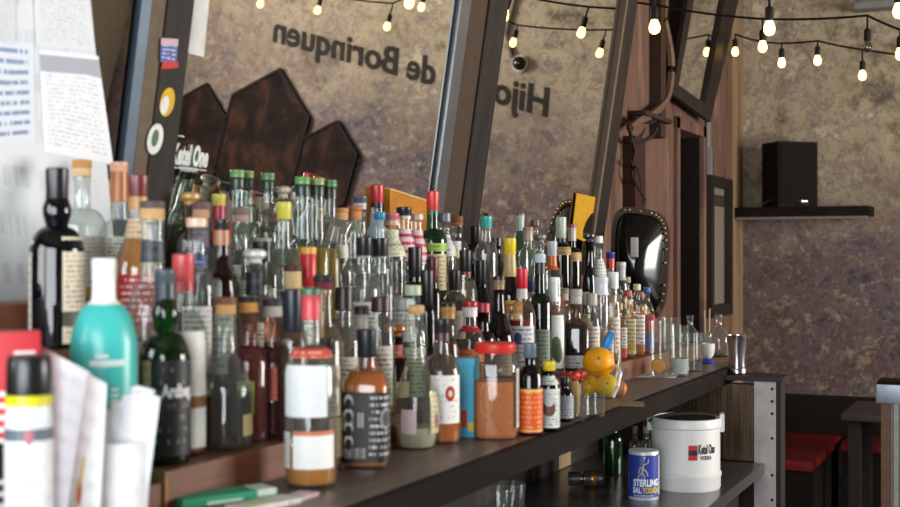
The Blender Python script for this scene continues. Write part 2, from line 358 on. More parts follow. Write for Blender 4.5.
big_mirror(3.64, 4.74, 'large leaning bar mirror ending at the last dark post, reflecting the script beginning', [(3.365, 3.5, -0.01, 0.006, P('4a3b30', 0.5)), (3.5, 3.64, 0.0, 0.012, POSTWOOD), (4.765, 4.79, 0.0, 0.02, BROWN), (4.79, 4.93, 0.0, 0.014, POSTWOOD)])

def mquad(p4, off, th, name, mat, parent=None):
    bm = bmesh.new(); slab(bm, [onm(px, py, off) for px, py in p4], MN, th); return obj(name, bm, mat, parent, smooth=False)
# sheets taped on the first mirror
tag(mquad([(-60, 330), (122, 330), (86, -40), (-60, -40)], 0.001, 0.002, 'poster_sheet', paper('dfe3e8', 'cfd4da', 5)), 'large pale sheet covering the first mirror behind the taped notices', 'paper')
tag(mquad([(44, 152), (113, 165), (98, 56), (39, 50)], 0.004, 0.001, 'notice_sheet', paper('f1f3f7', 'c9ced6', 16, band=(0.80, 0.96, 'a9aeb8'))), 'white printed notice with a grey header bar, taped to the mirror', 'paper')
tag(mquad([(36, 46), (95, 52), (86, -20), (33, -20)], 0.0045, 0.001, 'notice_sheet', paper('e3e6ea', 'c3c8cf', 14)), 'grey-white notice sheet taped above the one with the grey header bar', 'paper')
tag(mquad([(-40, 150), (36, 143), (33, 44), (-40, 36)], 0.004, 0.001, 'notice_sheet', paper('dfe6f0', '7f93b8', 7, cov=0.5)), 'pale notice sheet with rows of blue print, taped to the mirror', 'paper')
tag(mquad([(-40, 40), (15, 44), (15, -20), (-40, -20)], 0.0045, 0.001, 'notice_sheet', paper('d5d9de', 'bcc2ca', 12)), 'small grey notice sheet above the one with blue print', 'paper')
tag(mquad([(183, 52), (203, 57), (211, -25), (190, -25)], 0.001, 0.002, 'paper_strip', P('d7d5d0', 0.7)), 'white paper strip hanging down the top of the mirror with the dark hexagons', 'paper')
# stickers on the dark post
t = tag(mquad([(160, 62), (176, 65), (178, 39), (161, 38)], 0.009, 0.001, 'post_sticker', paper('3f4f9a', 'd8d8e4', 4, band=(0.72, 1.0, 'c9a5b0'))), 'blue and pink sticker at the top of the dark mirror post', 'sticker')
mquad([(161, 69), (178, 68), (178, 62), (163, 61)], 0.0105, 0.0008, 'stripe', P('c23a30', 0.5), t)
def disc_on_post(px, py, w_, h_, mat, off, name, parent=None):
    bm = bmesh.new(); slab(bm, [onm(px+w_*math.cos(a)/2+h_*math.sin(a)*0.08, py-h_*math.sin(a)/2, off) for a in [2*math.pi*k/24 for k in range(24)]], MN, 0.0012); return obj(name, bm, mat, parent, smooth=False)
t = tag(disc_on_post(167, 102, 14, 29, P('d9a824', 0.5), 0.009, 'post_sticker'), 'round yellow sticker with a white crescent on the dark mirror post', 'sticker')
disc_on_post(164.5, 105, 8, 19, P('e2ddd0', 0.5), 0.0105, 'crescent', t)
t = tag(disc_on_post(155, 139, 15, 31, P('e4e2da', 0.5), 0.009, 'post_sticker'), 'oval white sticker with a small green emblem on the dark mirror post', 'sticker')
disc_on_post(155, 138, 6, 17, P('56705c', 0.5), 0.0105, 'emblem', t)
# white lettering on the mirror
p0 = onm(171.5, 164, 0.002)
t = thing('mirror_lettering', 'white gothic wording with a thin outline, stuck on the mirror with the hexagons', 'lettering', (0, 0, 0))
WH = P('e6e6e2', 0.5)
k = depth(p0)/F
def mtext(name, s, px, py, hpx, wpx, bold, shear):
    o = text_obj(name, s, 0.1, WH, basis((0, 1, 0), tuple(MUP), tuple(MN), tuple(onm(px, py, 0.002))), t, shear=shear, bold=bold, ext=0.0005)
    q = onm(px, py, 0.002); q2 = onm(px+wpx, py+4, 0.002)
    ys = [v.co.y for v in o.data.vertices]; wy = max(ys)-q.y; zs = max((v.co-q).dot(MUP) for v in o.data.vertices); ht = hpx*depth(q)/F
    for v in o.data.vertices:
        d = v.co-q; a, b_ = d.y*(q2.y-q.y)/wy, d.dot(MUP)*ht/zs; v.co = q+Vector((0, a, 0))+MUP*b_+MN*d.dot(MN)
mtext('word', 'Ketel One', 171, 163, 21, 36, 0.004, 0.1)
mtext('small_word', 'VODKA', 180, 171, 5, 17, 0.002, 0)
bm = bmesh.new()
for c in ([(170, 134), (184, 136), (184, 137), (170, 135)], [(170, 167), (171, 167), (172, 134), (170.7, 134)], [(170, 167.5), (206, 171), (206, 169.7), (170, 166.5)]): slab(bm, [onm(a, b_, 0.002) for a, b_ in c], MN, 0.001)
obj('outline', bm, WH, t, smooth=False)

# tilted coffin-shaped mirror above the doorway
t = thing('upper_mirror', 'dark framed mirror with a slanting lower edge, high on the wall above the doorway', 'mirror', (0, 0, 0))
out_ = [onx(668, 94, 0.02), onx(706, 122, 0.02), onx(744, -40, 0.07), onx(694, -70, 0.07)]
cc = sum(out_, Vector())/4
inn = [onx(674, 85, 0.022), onx(701, 104, 0.022), onx(728, -40, 0.072), onx(702, -70, 0.072)]
n_ = (out_[1]-out_[0]).cross(out_[3]-out_[0]).normalized(); n_ = n_ if n_.x > 0 else -n_
bm = bmesh.new(); slab(bm, inn, n_, 0.006); obj('mirror_glass', bm, MIR, t, smooth=False)
for i in range(4):
    j = (i+1) % 4; bm = bmesh.new(); slab(bm, [out_[i], out_[j], inn[j], inn[i]], n_, 0.025); obj('frame_side', bm, POSTWOOD, t, smooth=False)
# conduit under it, framed notice, shelf and speaker
t = thing('wall_conduit', 'grey conduit with a box end running down the wall from the upper mirror', 'pipe', (0, 0, 0))
obj('pipe', tube(bmesh.new(), [(-0.015, 7.14, 2.36), (-0.015, 7.14, 2.05)], 0.016), P('7c7a76', 0.5), t)
obj('sleeve', tube(bmesh.new(), [(-0.012, 7.14, 2.19), (-0.012, 7.14, 2.03)], 0.026), P('6c6a66', 0.5), t)
t = thing('framed_notice', 'tall dark framed notice hung on the wall beside the doorway', 'picture', (-0.03, 7.37, 1.62))
bm = bmesh.new()
for a in ((0, 0.05, -0.28, -0.21, -0.41, 0.41), (0, 0.05, 0.21, 0.28, -0.41, 0.41), (0, 0.05, -0.21, 0.21, 0.35, 0.41), (0, 0.05, -0.21, 0.21, -0.41, -0.34)): box(bm, *a)
obj('frame', bm, P('2a211d', 0.5), t, smooth=False)
bm = bmesh.new(); slab(bm, [(0.005, -0.21, -0.34), (0.005, 0.21, -0.34), (0.005, 0.21, 0.35), (0.005, -0.21, 0.35)], (1, 0, 0), 0.006); obj('notice_paper', bm, paper('7e7565', '4a443c', 9, band=(0.84, 0.94, '3c342e'), cov=0.2), t, smooth=False)
t = thing('wall_shelf', 'dark wooden shelf with a lighter lower lip, fixed to the far wall under the speaker', 'shelf', (0, 7.78, 1.79))
obj('board', B(0.0, 0.80, 0, 0.26, 0.015, 0.075, bev=0.004), DARKWOOD, t)
obj('lower_lip', B(0.01, 0.79, 0.012, 0.03, 0, 0.015), P('77706a', 0.5), t, smooth=False)
t = thing('loudspeaker', 'black boxy loudspeaker standing on the wall shelf', 'speaker', (0.315, 7.90, 1.865), R_(40))
obj('cabinet', B(-0.135, 0.135, -0.10, 0.10, 0, 0.40, bev=0.006), P('110d0c', 0.8), t)
obj('grille', B(-0.122, 0.122, -0.106, -0.1, 0.02, 0.38), P('120e0d', 0.9, ns=300, noise=0.4), t, smooth=False)
obj('badge', B(0.02, 0.06, -0.108, -0.106, 0.03, 0.04), P('8a8580', 0.3, 0.8), t, smooth=False)
tag(obj('speaker_cable', tube(bmesh.new(), [(0.14+0.3*i/12, 7.80+0.01*math.sin(i), 1.872+0.05*math.sin(math.pi*i/12)) for i in range(13)], 0.004), P('4c4744', 0.5)), 'thin speaker cable looping along the wall shelf in front of the speaker', 'cable')
# faint beam near the ceiling
tag(obj('ceiling_beam', B(0.70, 3.2, 7.90, 8.035, 3.06, 3.10), P('7f7e7c', 0.7)), 'pale grey rail fixed high on the far wall', 'rail')

# wiring, brackets and the black shield between mirror and doorway
t = thing('wire_bundle', 'tangle of dark wires and a curved hose on the reddish wall beside the last mirror', 'wires', (0, 0, 0))
def wirepx(name, pts, r, m, x=0.03):
    P3 = [onx(px, py, x) for px, py in pts]; Q = []
    for i in range(len(P3)-1):
        p_0, p1, p2, p3 = P3[max(i-1, 0)], P3[i], P3[i+1], P3[min(i+2, len(P3)-1)]
        for s in range(6):
            u = s/6; Q.append(0.5*((2*p1)+(p2-p_0)*u+(2*p_0-5*p1+4*p2-p3)*u*u+(3*p1-p_0-3*p2+p3)*u**3))
    Q.append(P3[-1]); obj(name, tube(bmesh.new(), Q, r, 6), m, t)
wirepx('hose', [(664, 20), (671, 60), (668, 95), (655, 112), (640, 120), (630, 128)], 0.02, P('6f5646', 0.6))
wirepx('wire', [(634, 118), (648, 122), (660, 117)], 0.012, P('2a2220', 0.6))
wirepx('wire', [(630, 140), (640, 142), (652, 136), (657, 128)], 0.01, P('33271f', 0.6))
wirepx('wire', [(628, 125), (634, 150), (632, 175), (645, 200)], 0.009, P('2a1f1b', 0.6))
wirepx('wire', [(629, 160), (638, 172), (643, 205)], 0.006, P('241c19', 0.6))
t = thing('cable_duct', 'dark rusty cable duct with a box, running up the reddish wall beside the last mirror', 'duct', (0, 0, 0))
bm = bmesh.new()
a, b_ = onx(627, 100, -0.03), onx(655, 125, -0.03); box(bm, -0.028, 0.06, a.y, b_.y, b_.z, a.z-0.05, bev=0.006); obj('junction_box', bm, P('3c2a24', 0.7), t)
bm = bmesh.new(); y_ = onx(632, 100, 0).y; box(bm, -0.028, 0.03, y_-0.05, y_+0.12, 1.3, 2.12); obj('duct', bm, P('3a231d', 0.7), t, smooth=False)
y_ = onx(655, 30, 0).y
tag(obj('wall_stud', B(-0.028, 0.03, y_, y_+0.09, 2.15, ZC), P('3e2c24', 0.7), smooth=False), 'dark upright stud high on the reddish wall under the curved hose', 'beam')

# studded black shield
t = thing('black_shield', 'glossy black bulging shield with a studded wooden rim, standing at the end of the mirrors', 'shield', (0, 0, 0))
def shield_pt(u, v, bulge):
    """outline in a plane standing square to the bar wall, seen nearly face on"""
    return Vector((0.10+u*0.235, 4.99+0.06*u-bulge, 1.30+v*0.485))
outl = []
for k in range(40):
    a = 2*math.pi*k/40; c, s = math.cos(a), math.sin(a)
    u = 0.5+0.5*math.copysign(abs(c)**0.5, c); v = 0.5+0.5*math.copysign(abs(s)**0.5, s)
    u -= 0.10*(1-v)*(1 if c > 0 else 0); v -= 0.08*u*(1 if s > 0 else 0)
    outl.append((u, v))
bm = bmesh.new(); prev = None
for ri in range(9):
    f = 1-ri/8.0; ring = [bm.verts.new(shield_pt(0.48+(u-0.48)*f*0.9, 0.48+(v-0.48)*f*0.92, 0.02+0.10*(1-f*f))) for u, v in outl] if f > 0 else [bm.verts.new(shield_pt(0.48, 0.48, 0.12))]
    if prev:
        n = len(prev)
        for i in range(n):
            j = (i+1) % n
            bm.faces.new((prev[i], prev[j], ring[j], ring[i]) if len(ring) > 1 else (prev[i], prev[j], ring[0]))
    prev = ring
sh = obj('shell', bm, P('0b0b0c', 0.16, coat=0.4, noise=0.05), t)
bm = bmesh.new(); n = len(outl)
for i in range(n):
    j = (i+1) % n
    o1, o2 = outl[i], outl[j]; i1, i2 = [(0.48+(q[0]-0.48)*0.86, 0.48+(q[1]-0.48)*0.9) for q in (o1, o2)]
    slab(bm, [shield_pt(*o1, 0), shield_pt(*o2, 0), shield_pt(*i2, 0), shield_pt(*i1, 0)], (0, -1, 0), 0.03)
bmesh.ops.remove_doubles(bm, verts=bm.verts, dist=0.0005)
rim = obj('rim', bm, P('3b2a20', 0.5), t)
bm = bmesh.new()
for i in range(-3, 13):
    u, v = outl[i]; q = shield_pt(0.48+(u-0.48)*0.93, 0.48+(v-0.48)*0.95, 0.033); bmesh.ops.create_uvsphere(bm, u_segments=8, v_segments=5, radius=0.006, matrix=Matrix.Translation(q))
obj('studs', bm, P('b89a60', 0.3, 0.8), rim)
bm = bmesh.new(); box(bm, 0.205, 0.235, 4.892, 4.898, 1.565, 1.645, bev=0.002); obj('emblem', bm, paper('c9ccd0', '25262a', 5, cov=0.5), t)

# ------------------------------------------------------------------ bar counters
t = thing('back_bar_counter', 'long dark wooden back bar counter with a worn edge carrying all the bottles', 'counter', (0, 0, 0))
obj('counter_top', prism(bmesh.new(), [(-0.028, 0.3), (0.745, 0.3), (0.745, 4.28), (0.66, 4.78), (-0.028, 4.78)], 1.155, 1.2), COUNTER, t, smooth=False)
obj('counter_edge', prism(bmesh.new(), [(0.745, 0.3), (0.765, 0.3), (0.765, 4.28), (0.745, 4.28)], 1.148, 1.2), DARKWOOD, t, smooth=False)
obj('apron', B(0.30, 0.33, 0.3, 4.1, 0.9, 1.155), ramp_mat('apron_wood', [(0.3, '1a1411'), (0.6, '2f241e'), (0.8, '3d2c22')], scale=(3, 8, 8), rough=0.6), t, smooth=False)
t = thing('lower_counter', 'lower work counter with a grey steel top under the back bar', 'counter', (0, 0, 0))
obj('steel_top', B(0.2, 0.89, 0.8, 4.1, 0.865, 0.9, bev=0.004), P('5d5b5a', 0.28, 0.7, ns=8, noise=0.2), t)
obj('cabinet_body', B(0.2, 0.82, 0.8, 4.05, 0, 0.865), P('201a18', 0.6), t, smooth=False)
obj('shelf_rail', B(0.82, 0.87, 2.5, 4.05, 0.70, 0.73), P('4a4644', 0.4, 0.5), t, smooth=False)
# end panel: reed-faced board, white drilled post and a small ledge
t = thing('bar_end_panel', 'end panel of the back bar with bamboo reed facing', 'panel', (0, 0, 0))
obj('panel_board', B(0.02, 0.85, 4.14, 4.17, 0, 1.15), P('33271f', 0.7), t, smooth=False)
bm = bmesh.new()
for i in range(46):
    x = 0.48+i*0.0083; lathe(bm, [(0.0042, 0.9), (0.0038, 1.0), (0.0046, 1.01), (0.0040, 1.15)], seg=6, cx=x, cy=4.133+random.uniform(-0.002, 0.002))
obj('reed_facing', bm, ramp_mat('reed', [(0.3, '40301f'), (0.5, '6b5540'), (0.75, '8a735a')], scale=(60, 60, 4), rough=0.6), t)
t = thing('drilled_post', 'pale drilled post at the end of the back bar, capped by a dark ledge', 'post', (0, 0, 0))
obj('post', B(0.855, 0.925, 4.12, 4.20, 0, 1.165), P('bdb3b1', 0.6), t, smooth=False)
obj('edge_strip', B(0.925, 0.94, 4.12, 4.20, 0, 1.165), P('2a2321', 0.6), t, smooth=False)
bm = bmesh.new()
for z in (1.14, 1.10, 1.06, 0.98, 0.86, 0.78):
    bmesh.ops.create_cone(bm, cap_ends=True, segments=10, radius1=0.005, radius2=0.005, depth=0.004, matrix=Matrix.Translation((0.913, 4.12, z)) @ Matrix.Rotation(R_(90), 4, 'X'))
obj('screw_holes', bm, P('2b2523', 0.6), t)
obj('ledge', B(0.75, 0.95, 4.10, 4.24, 1.165, 1.18), P('33292a', 0.5), t, smooth=False)

# stepped risers that carry the rows of bottles
RISER = ramp_mat('reddish_riser_board', [(0.3, '5a3626'), (0.55, '7a4c36'), (0.75, '8a5c42')], scale=(30, 2, 30), rough=0.5, bump=0.1)
def riser(name, poly, z, lab, mat): return tag(obj(name, prism(bmesh.new(), poly, 1.2, z), mat, smooth=False), lab, 'riser')
t = thing('bottle_riser', 'low reddish wooden box under the green bottle with a black label', 'riser', (0, 0, 0))
obj('box_board', prism(bmesh.new(), [(0.43, 1.506), (0.515, 1.506), (0.53, 2.3), (0.43, 2.3)], 1.2, 1.256), RISER, t, smooth=False)
obj('end_grain', prism(bmesh.new(), [(0.43, 1.50), (0.515, 1.50), (0.515, 1.506), (0.43, 1.506)], 1.2, 1.256), P('a87a4a', 0.6), t, smooth=False)
riser('bottle_riser', [(0.43, 2.3), (0.53, 2.3), (0.60, 4.45), (0.43, 4.45)], 1.256, 'low reddish wooden step under the row of bottles behind the orange', RISER)
riser('bottle_riser', [(0.43, 0.7), (0.52, 0.7), (0.51, 1.497), (0.43, 1.497)], 1.24, 'low narrow wooden step under the turquoise bottle', RISER)
riser('bottle_riser', [(0.32, 0.7), (0.43, 0.7), (0.43, 4.5), (0.32, 4.5)], 1.34, 'second wooden step of the back bar, behind the lowest reddish one', RISER)
riser('bottle_riser', [(0.22, 0.7), (0.32, 0.7), (0.32, 4.4), (0.22, 4.4)], 1.43, 'third wooden step of the back bar', RISER)
riser('bottle_riser', [(0.11, 0.7), (0.22, 0.7), (0.22, 4.4), (0.11, 4.4)], 1.50, 'topmost wooden step of the back bar, below the mirrors', RISER)
# ------------------------------------------------------------------ bottles
ROWS = {1: 1.256, 2: 1.34, 3: 1.43, 4: 1.50}
def row_x(row, y): return {1: 0.475+0.028*max(0, min(2.8, y-1.5)), 2: 0.375, 3: 0.27, 4: 0.168}[row]
KIND = {  # body radius, body fraction, shoulder fraction, neck radius, shoulder shape, squareness, depth
 'std': (.0375, .58, .14, .0135, 'round', 0, 1), 'wine': (.0375, .60, .09, .0138, 'round', 0, 1), 'burg': (.040, .40, .34, .0138, 'slope', 0, 1),
 'long': (.0380, .45, .13, .0135, 'round', 0, 1), 'squat': (.046, .46, .17, .0145, 'round', 0, 1), 'tear': (.043, .22, .55, .0145, 'slope', 0, 1),
 'square': (.037, .60, .13, .0145, 'round', 1, 1), 'flat': (.040, .62, .15, .0135, 'round', 1, .62), 'port': (.0385, .55, .13, .0135, 'round', 0, 1),
 'flag': (.046, .64, .18, .0165, 'round', 0, 1), 'jar': (.036, .72, .10, .026, 'round', 0, 1), 'small': (.026, .62, .14, .0115, 'round', 0, 1), 'tall': (.033, .62, .12, .0125, 'round', 0, 1)}
SPEC = []
def bt(px, top, row, kind, text, gl='eef3f0', liq=None, fill=0.5, cap=('screw', '1c1c1e', .028), lab=(), R=None, rn=None, by=None, name='liquor_bottle', seg=24, da=0):
    SPEC.append(dict(px=px, top=top, row=row, kind=kind, text=text, gl=gl, liq=liq, fill=fill, cap=cap, lab=lab, R=R, rn=rn, by=by, name=name, seg=seg, da=da))
def L(z0, z1, wd, off, base, ink='3a3a3a', n=8, band=None, blob=None, cov=0.42): return (z0, z1, wd, off, base, ink, n, band, blob, cov)
CL, GR, DGR, AMB = 'eef3f0', '2f8f3a', '1d5a30', 'c58a3c'
DK = 'D:0d0b0c'
# --- by the first mirror
bt(57, 168, 3, 'port', 'tall black sherry-style bottle with a bulging neck and cream label', 'D:0b0c12', cap=('foil', '17171c', .05), lab=[L(.03, .62, 74, 48, 'd8cdb4', '6b604c', 14, band=(.16, .3, '4d4b45')), L(.03, .60, 26, -75, 'd8d2c6', '8a8070', 8)], R=.0425, rn=.0165)
bt(82, 160, 4, 'std', 'clear bottle with a thick pale wood stopper, behind the tall black sherry-style bottle', CL, 'c09040', .3, ('cork', 'c08a52', .014, 'd9b98a', .016), [L(.1, .5, 100, 20, 'cfd0c8', '8a8a80', 8)], R=.042, rn=.015)
bt(119, 162, 4, 'long', 'clear bottle with a long copper-coloured neck wrap and pale pink top', CL, 'c8a060', .35, ('foil', 'd9a78c', .018, 'b0683a', .055), [L(.1, .45, 100, 10, 'd8d4c8')], rn=.0155)
bt(138, 175, 3, 'burg', 'tulip-shaped bottle with a maroon cap, gold neck and cream collar', CL, 'c0762a', .62, ('foil', '6e2a2c', .038, 'c08a4a', .022), [L(.62, .74, 360, 0, 'd8bfa0', '9a7a50', 3), L(.08, .40, 150, 20, 'b3262a', 'e8d8c8', 5)], R=.043, rn=.0165)
bt(104, 258, 1, 'flag', 'opaque turquoise bottle with a white capped neck and white print', 'T:48c2bc', cap=('foil', 'e9ebe6', .03, 'f0f0ec', .036), lab=[], R=.047, rn=.0165)
bt(165, 269, 1, 'port', 'green bottle with a black label bearing a white ornament, on the reddish box', '2f7d2c', None, .4, ('foil', '4e565e', .022, '33404a', .024), [L(.05, .54, 105, 22, '17181b', 'a9a9a4', 5, None, None, .3), L(.05, .54, 24, -44, 'd9c79a', 'b8a878', 6)], by=466, R=.0395, rn=.0155)
bt(187, 254, 1, 'std', 'clear bottle with a red and white capsule and long white label, behind a green bottle', CL, 'a8652a', .32, ('foil', 'c44a4c', .045, 'b5393a', .016), [L(.30, .62, 130, 0, 'eceae6', 'b9b4ac', 9, cov=.3), L(.04, .24, 130, 0, 'f0efea', 'c0bcb4', 5, cov=.25)], by=456, R=.0385, rn=.0165)
bt(228, 297, 1, 'burg', 'clear bottle half full of dark liquor with a brown-topped cork, second from the green bottle', CL, '1b0d0a', .40, ('cork', '7a5038', .012, 'c99862', .017), [L(.1, .25, 40, 60, 'b59a68')], by=450, R=.0435, rn=.0165)
bt(246, 297, 1, 'std', 'dark red liquor bottle with a small green label and black-topped cork', 'd8b0a0', '4d120c', .74, ('cork', '26252a', .009, 'cc8f4c', .018), [L(.22, .46, 46, -8, '9aa650', '4a5028', 5)], by=444, R=.0365, rn=.0165)
bt(270, 299, 1, 'std', 'dark red liquor bottle with a small coral label', 'd8b0a0', '451210', .76, ('cork', '3a3538', .012, 'a9a5a0', .02), [L(.30, .56, 44, 4, 'd8664c', '8a3a2a', 5)], by=438, R=.0375, rn=.0165)
bt(311, 288, 0, 'std', 'clear bottle with red and white neck foil, big white label and amber at its base', CL, 'b5701c', .21, ('foil', '3f6a4c', .012, 'c9444a', .04), [L(.36, .62, 110, -18, 'e6e8ea', 'b5b8bd', 7, cov=.25), L(.10, .29, 100, 8, 'f0efec', 'c8c4bc', 5, band=(.88, 1, 'd07a50'), cov=.25), L(.10, .28, 36, -70, 'e4e2dc'), L(.655, .70, 360, 0, 'c94a38', 'e0b0a0', 1)], by=489, R=.0425, rn=.0155, seg=32)
bt(335, 338, 0, 'std', 'clear bottle with a small black cap, tucked behind the bottle with red neck foil', CL, 'b88a4a', .12, ('screw', '2b2622', .02), [L(.1, .40, 60, 40, 'd0b890', 'a08858', 5)], by=470, R=.029)
bt(358, 329, 0, 'square', 'square whiskey bottle with an ornate black label and black cap', 'f0e8dc', 'b0600f', .70, ('foil', '212328', .05), [L(.05, .56, 92, 50, '18181a', 'c9c9c4', 7, blob=((.5, .62, .16, '8f8f8c'), (.5, .62, .11, '26262a'))), L(.05, .56, 92, -34, '1a1a1c', 'b5b5b0', 1, blob=((.5, .87, .10, 'd5d5d0'), (.5, .68, .10, 'd5d5d0'), (.5, .49, .10, 'd5d5d0'), (.5, .30, .10, 'd5d5d0'), (.5, .83, .08, '18181a'), (.5, .64, .08, '18181a'), (.5, .45, .08, '18181a'), (.5, .26, .08, '18181a')))], by=470, R=.0405, rn=.0165, seg=32, da=-6)
bt(418, 305, 0, 'tear', 'clear teardrop-shaped bottle holding a little pale yellow spirit, beside the square whiskey bottle', 'eef2ea', 'd8d0b8', .16, ('cork', 'c79a6a', .014, 'c0a078', .004), [L(.12, .42, 44, 62, 'c8c084', '8a7aa0', 5, blob=((.5, .3, .2, '9a4a5a'),)), L(.12, .30, 40, -20, 'd8c8c8', 'b04a5a', 3, cov=.3)], by=450, R=.0445, rn=.0145, seg=32)
bt(440, 319, 0, 'std', 'black-capped bottle with a red-spotted white label and an inch of bourbon inside', 'f0ebe0', 'a4560f', .17, ('foil', '232225', .028, '4a2c30', .016), [L(.17, .56, 100, 14, 'eceae4', '36302e', 6, blob=((.62, .62, .16, 'a82c2c'), (.62, .62, .07, 'e0c8a0')), cov=.3)], by=445, R=.0385, rn=.0155, seg=28)
bt(530, 343, 0, 'small', 'slim black bitters bottle with a bright orange label', DK, cap=('screw', '5e727c', .03), lab=[L(.03, .52, 175, 0, 'd9521e', 'e9a040', 6, band=((.93, .98, 'e8c060'), (.03, .07, 'e8c060'), (0, .03, '8a1a14'), (.98, 1, '8a1a14')))], by=436, R=.026, rn=.0125, name='bitters_bottle')
bt(549, 361, 0, 'small', 'small dark bitters bottle with a yellow cap and oversized white label', DK, cap=('screw', 'e0c22c', .02), lab=[L(.06, .62, 185, 0, 'd6d7d4', '5a5a58', 9, blob=((.5, .5, .2, '6a4438'), (.5, .7, .15, 'c8c8c4'))), L(.68, .8, 360, 0, 'd4d4d0', '808080', 2)], by=432, R=.0225, rn=.0125, name='bitters_bottle')
bt(565, 386, 0, 'small', 'tiny dark dropper bottle with a grey label, beside the yellow-capped bitters', DK, cap=('screw', '19191b', .02), lab=[L(.08, .6, 170, 0, 'a9adb4', '50545c', 5)], by=422, R=.019, rn=.009, name='bitters_bottle')
# --- second line of the near block
bt(162, 201, 2, 'squat', 'broad clear decanter bottle with a grey-topped cork and black collar', CL, None, .3, ('cork', '57504c', .012, 'caa070', .02), [L(.74, .86, 360, 0, '3a4246', '23282c', 1)], R=.043, rn=.0195)
bt(201, 218, 2, 'std', 'clear bottle with a broad cream cap and blue neck band', CL, '8a7050', .3, ('screw', 'd8b9a0', .016), [L(.72, .80, 360, 0, '2a3a66', '8090b0', 2), L(.12, .5, 100, 0, 'd8d4d0')], R=.036, rn=.0165)
bt(216, 219, 2, 'std', 'dark brown bottle with copper rings round its neck', 'D:1d0b08', cap=('foil', '2a2426', .02, 'a87450', .026), lab=[L(.10, .45, 110, 0, 'e0dcd2', '8a8478', 6)], R=.0345)
bt(231, 220, 2, 'wine', 'green whisky bottle with a red capsule and dark green neck foil', GR, '6a4a18', .5, ('foil', 'b8242c', .04, '254a34', .055), [L(.12, .5, 110, 0, 'd9d2b4', '5a5a3a', 7)], R=.0375, rn=.016)
bt(248, 249, 2, 'std', 'clear bottle with a white knob stopper and wide black neck band', CL, None, .2, ('knob', 'e2ddd4'), [L(.72, .90, 360, 0, '1d1f22', '43464a', 1), L(.1, .5, 110, 0, 'd2d0c6')], R=.035, rn=.0165)
bt(268, 261, 2, 'std', 'clear bottle with a plain shiny black cap, just before the red double capsule', CL, 'a06a30', .3, ('foil', '1c2024', .045), [L(.1, .5, 110, 0, 'c9c4b4')], R=.036, rn=.017)
bt(283, 289, 1, 'tall', 'slim bottle with a shiny blue-black capsule, behind the bottle with the coral label', 'c9b0a8', '40120e', .65, ('foil', '1e2634', .075), [], R=.027, rn=.0155)
bt(291, 265, 2, 'std', 'clear bottle with a brown lid over a long pale cork', CL, 'c0a050', .3, ('cork', '5a3836', .012, 'd2b684', .034), [L(.1, .5, 110, 0, 'cfc8b2')], R=.036, rn=.017)
bt(308, 247, 2, 'std', 'bottle with a bright red double-ring capsule and gold top', CL, 'b8842a', .4, ('foil', 'd8a83c', .014, 'd02a30', .064), [L(.1, .5, 110, 0, 'd8d0c0')], R=.036, rn=.0155)
bt(325, 275, 1, 'std', 'bottle with a black lid above a wide maroon collar and cork neck', 'efe2cc', 'a0682c', .2, ('cork', '27282a', .012, '6a2c34', .016), [L(.1, .45, 110, 0, 'd8ccb0')], R=.036, rn=.0175)
bt(345, 287, 1, 'std', 'clear bottle with a short black-over-maroon cap, above the square whiskey bottle', CL, 'a87840', .3, ('screw', '2a1a1e', .045), [L(.1, .5, 110, 0, 'd0c8b8')], R=.034, rn=.016)
bt(376, 297, 1, 'jar', 'clear bottle with a wide dark brown screw cap, beside the amber round-shouldered bottle', CL, 'b09060', .2, ('screw', '3a2628', .03), [L(.1, .6, 110, 0, 'd8d4ca')], R=.033, rn=.017)
bt(364, 306, 1, 'squat', 'amber round-shouldered whiskey bottle with a grey neck ring, behind the square whiskey bottle', 'f0dcc0', '9a520f', .68, ('foil', '2c2a2c', .016, 'a59f98', .03), [L(.1, .4, 70, 30, 'd9d2c0', '8a8070', 6)], R=.041, rn=.014)
bt(395, 324, 1, 'std', 'dark bottle with a polished wooden knob stopper, pink neck and cream label', 'D:1a0a08', cap=('knob', 'a8602a'), lab=[L(.70, .86, 360, 0, 'b9544c', 'd8a090', 2), L(.20, .40, 130, 0, 'd9cba8', '6a5a40', 4)], R=.031, rn=.0155)
bt(402, 298, 2, 'jar', 'clear jar-like bottle with a wide silver screw lid', CL, None, .2, ('screw', 'b9bcc0', .028), [L(.3, .8, 120, 0, 'dcdcd8', '9a9a96', 4)], R=.033, rn=.025)
bt(413, 285, 1, 'std', 'clear bottle with a pale green stopper, the first of two behind the teardrop bottle', CL, None, .2, ('screw', 'a9bf9a', .022), [L(.1, .5, 110, 0, 'c8ccb8')], R=.031, rn=.0165)
bt(426, 285, 2, 'std', 'clear bottle with a cream stopper, the second of two behind the teardrop bottle', CL, 'c0a878', .2, ('screw', 'c9bfa4', .02), [], R=.031, rn=.0155)
bt(438, 303, 1, 'squat', 'round dark amber bottle with a gold neck foil, behind the red-spotted white label', 'e0c8b0', '4a1d0c', .6, ('foil', '1d1a1c', .008, 'b58240', .026), [], R=.034, rn=.0155)
bt(455, 270, 2, 'std', 'dark glass bottle with black neck bands and clear shoulders', 'c9c4c0', '20100c', .55, ('foil', '1b1a1c', .05), [L(.15, .5, 110, 0, '9c958a')], R=.032)
bt(470, 301, 1, 'std', 'bottle with a red cap banded in white, above the blue carton', 'e8e0d8', '8a3a1c', .4, ('foil', 'b32430', .014, 'e8e0dc', .022), [L(.68, .74, 360, 0, 'a8242c', 'a8242c', 0), L(.36, .5, 150, 0, 'd86a3a', 'e8c0a0', 2)], R=.033, rn=.017)
bt(483, 303, 1, 'wine', 'dark bottle with a plain red cap, next to the white-banded red one', 'D:160607', cap=('screw', 'b02832', .022), R=.030, rn=.0155)
